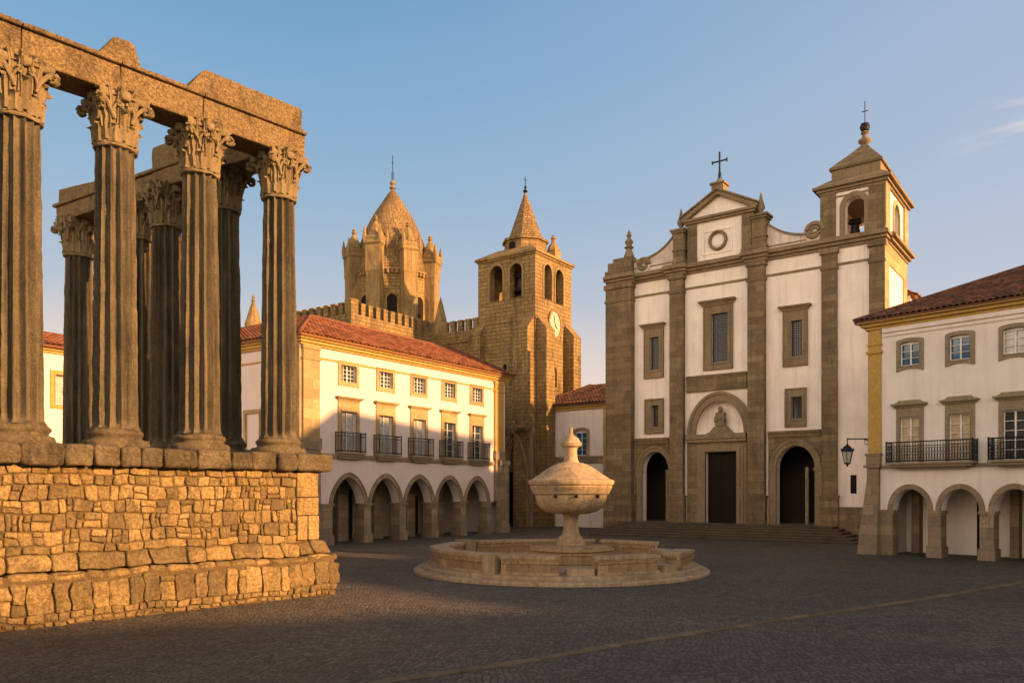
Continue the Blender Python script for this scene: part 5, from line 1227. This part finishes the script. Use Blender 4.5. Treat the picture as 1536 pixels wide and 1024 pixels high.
# ------------------------------------------------------------------ wall lantern
def lantern():
    base = FR.w(.06, .3); t = thing('wall_lantern', 'black iron lantern on a scrolled bracket fixed to the corner pier of the right-hand building', 'street lamp', (base[0], base[1], 0), 0)
    # arm towards the left
    Yd = base[1]; xl = (1271 - PXC) / F0 * Yd - base[0]; zt = H0 + (HOR - 658) * Yd / F0
    m = MB(); m.tube([(0, 0, zt + .05), (0, 0, zt - .6)], .035, 6); m.tube([(0, 0, zt), (xl, 0, zt)], .028, 6); m.tube([(xl, 0, zt + .04), (xl, 0, zt - .2)], .022, 6)
    pts = [(-.02 - .28 * (1 - math.cos(k / 10 * math.pi / 2)) * 1.0, 0, zt - .42 + .40 * math.sin(k / 10 * math.pi / 2)) for k in range(11)]; m.tube(pts, .02, 5)
    m.tube([(-.2 + .09 * math.cos(a), 0, zt - .13 + .09 * math.sin(a)) for a in [k * .5 for k in range(11)]], .014, 5)
    m.tube([(-.1 + .06 * math.cos(a), 0, zt - .22 + .06 * math.sin(a)) for a in [k * .5 for k in range(11)]], .012, 5); m.build('bracket', 'iron', t)
    zc = zt - .2
    m = MB(); m.lathe([(.02, zc), (.06, zc - .02), (.06, zc - .06), (.14, zc - .10), (.20, zc - .2), (.26, zc - .27), (.26, zc - .30), (.22, zc - .30)], (xl, 0), 6)
    for k in range(6):
        a = k * math.pi / 3; m.tube([(xl + .225 * math.cos(a), .225 * math.sin(a), zc - .3), (xl + .12 * math.cos(a), .12 * math.sin(a), zc - .78)], .014, 4)
        b = a + math.pi / 3; m.tube([(xl + .225 * math.cos(a), .225 * math.sin(a), zc - .31), (xl + .225 * math.cos(b), .225 * math.sin(b), zc - .31)], .014, 4)
        m.lathe([(.02, zc - .28), (.03, zc - .22), (0, zc - .17)], (xl + .25 * math.cos(a), .25 * math.sin(a)), 5)
    m.lathe([(.14, zc - .76), (.14, zc - .80), (.06, zc - .84), (.02, zc - .92), (0, zc - .93)], (xl, 0), 6); m.build('lantern_frame', 'iron', t)
    m = MB(); m.lathe([(.205, zc - .31), (.11, zc - .77)], (xl, 0), 6); m.build('lantern_glass', 'lampglass', t)
lantern()

# ------------------------------------------------------------------ fountain
fx, fy = 1.54, 25.6
Ft = thing('fountain', 'pale marble fountain with a lidded basin on a pedestal inside a low broken ring wall', 'fountain', (fx, fy, 0))
m = MB()
m.lathe([(4.66, -.05), (4.66, .07), (4.60, .12), (4.40, .125), (4.38, .13), (4.38, .20), (4.33, .24), (3.4, .24)], (0, 0), 72); m.build('step_ring', 'fount', Ft, smooth=30)
m = MB(); m.lathe([(3.5, .15), (3.5, .2), (0, .2)], (0, 0), 48); m.build('basin_floor', 'fount_wall', Ft)
M['fl'] = None
def ringseg(a0, a1, r0, r1, z0, z1, n=None, cap=True):
    n = n or max(2, int(abs(a1 - a0) / 7)); 
    vs = []; fs = []
    for i in range(n + 1):
        a = R(a0 + (a1 - a0) * i / n)
        for r, z in ((r0, z0), (r0, z1), (r1, z1), (r1, z0)): vs.append((r * math.cos(a), r * math.sin(a), z))
    for i in range(n):
        for k in range(4): fs.append((i * 4 + k, i * 4 + (k + 1) % 4, (i + 1) * 4 + (k + 1) % 4, (i + 1) * 4 + k))
    fs += [(0, 1, 2, 3), (n * 4 + 3, n * 4 + 2, n * 4 + 1, n * 4)]
    return vs, fs
# angles measured from +X counter-clockwise; -90 is nearest the camera
RO_ = 4.12
segs_ = [(180, 235, .77, 2), (243.5, 266, .77, 1), (281, 308, .75, 1), (323.5, 347, .73, 1), (-12, 27, .56, 1), (32, 63, .77, 1), (69, 138, .76, 3), (150, 179.5, .77, 1)]
for a0, a1, h, ns in segs_:
    m = MB(); m.add(*ringseg(a0, a1, RO_ - .42, RO_, .22, h - .09, ns)); w = m.build('ring_wall', 'fount_wall', Ft)
    m = MB(); m.add(*ringseg(a0 - .5, a1 + .5, RO_ - .50, RO_ + .07, h - .092, h, ns)); m.add(*ringseg(a0 - .2, a1 + .2, RO_ - .44, RO_ + .03, h - .14, h - .0925, ns)); m.add(*ringseg(a0 - .2, a1 + .2, RO_ - .44, RO_ + .05, .235, .31, ns)); m.build('wall_cap', 'fount', w)
def post(a, w, h, r=RO_ - .2):
    m = MB(); x, y = r * math.cos(R(a)), r * math.sin(R(a)); ca, sa = math.cos(R(a)), math.sin(R(a)); vs = []
    for (dx, dy, z) in [(sx1 * .27, sy1 * w / 2, zz) for zz in (.2, h) for sx1, sy1 in ((-1, -1), (1, -1), (1, 1), (-1, 1))]: vs.append((x + dx * ca - dy * sa, y + dx * sa + dy * ca, z))
    m.add(vs, [(0, 3, 2, 1), (4, 5, 6, 7), (0, 1, 5, 4), (1, 2, 6, 5), (2, 3, 7, 6), (3, 0, 4, 7)]); m.build('ring_post', 'fount', Ft)
for a, w, h in ((238.5, .40, .79), (144, .5, .83), (315.5, .5, .42)): post(a, w, h)
m = MB(); m.add(*ringseg(-91, -80.5, RO_ - .5, RO_ + .02, .2, .42)); m.add(*ringseg(-91, -80.5, RO_ - .95, RO_ - .5, .2, .36)); m.build('gap_step', 'fount', Ft)
ox = (856 - PXC) / F0 * 25.7 - fx
m = MB(); m.lathe([(1.3, .2), (1.3, .62), (1.42, .66), (1.42, .74), (1.2, .78), (1.0, .80)], (ox, 0), 8, a0=R(22.5)); m.build('plinth', 'fount_wall', Ft)
m = MB(); m.box(ox - .44, ox + .44, -.44, .44, .79, .88); m.box(ox - .40, ox + .40, -.40, .40, .88, 1.0)
m.lathe([(.42, 1.0), (.40, 1.05), (.33, 1.10), (.30, 1.14), (.27, 1.22), (.25, 1.35), (.24, 1.6), (.26, 1.74), (.34, 1.82)], (ox, 0), 8, a0=R(22.5)); m.build('pedestal', 'fount', Ft)
zf = lambda py: H0 + (HOR - py) * 25.6 / F0
m = MB()
def lat(prof, seg=56): return m.lathe([(hw * 25.6 / F0, zf(y)) for hw, y in prof], (ox, 0), seg)
lat([(12, 770.5), (26, 770), (38, 767), (46, 762), (51, 755), (53, 748), (54, 742), (57, 740), (58, 737), (60, 734), (62, 730), (60.5, 728), (63, 727), (64.5, 724), (64.5, 720.5), (61, 719), (40, 719)])
m.build('bowl', 'fount', Ft, smooth=35)
m = MB(); lat([(61, 719.8), (55, 716), (46, 710), (36, 703), (27, 697.5), (19, 694.5), (13, 693.5), (10.5, 690), (9.5, 684), (9, 676), (10.5, 671), (15.5, 669), (16.5, 665), (13.5, 661), (11, 657), (6, 653.5), (3, 651), (2.6, 644), (3.4, 642), (0, 641)]); m.build('lid', 'fount', Ft, smooth=35)
for a in (-118, -86, -50):
    m = MB(); rr = 55.5 * 25.6 / F0; x, y = ox + rr * math.cos(R(a)), rr * math.sin(R(a)); m.rock(x - .05, x + .05, y - .045, y + .045, zf(746), zf(741.5), .035, .015, 4); m.build('spout', 'wood', Ft, smooth=60)
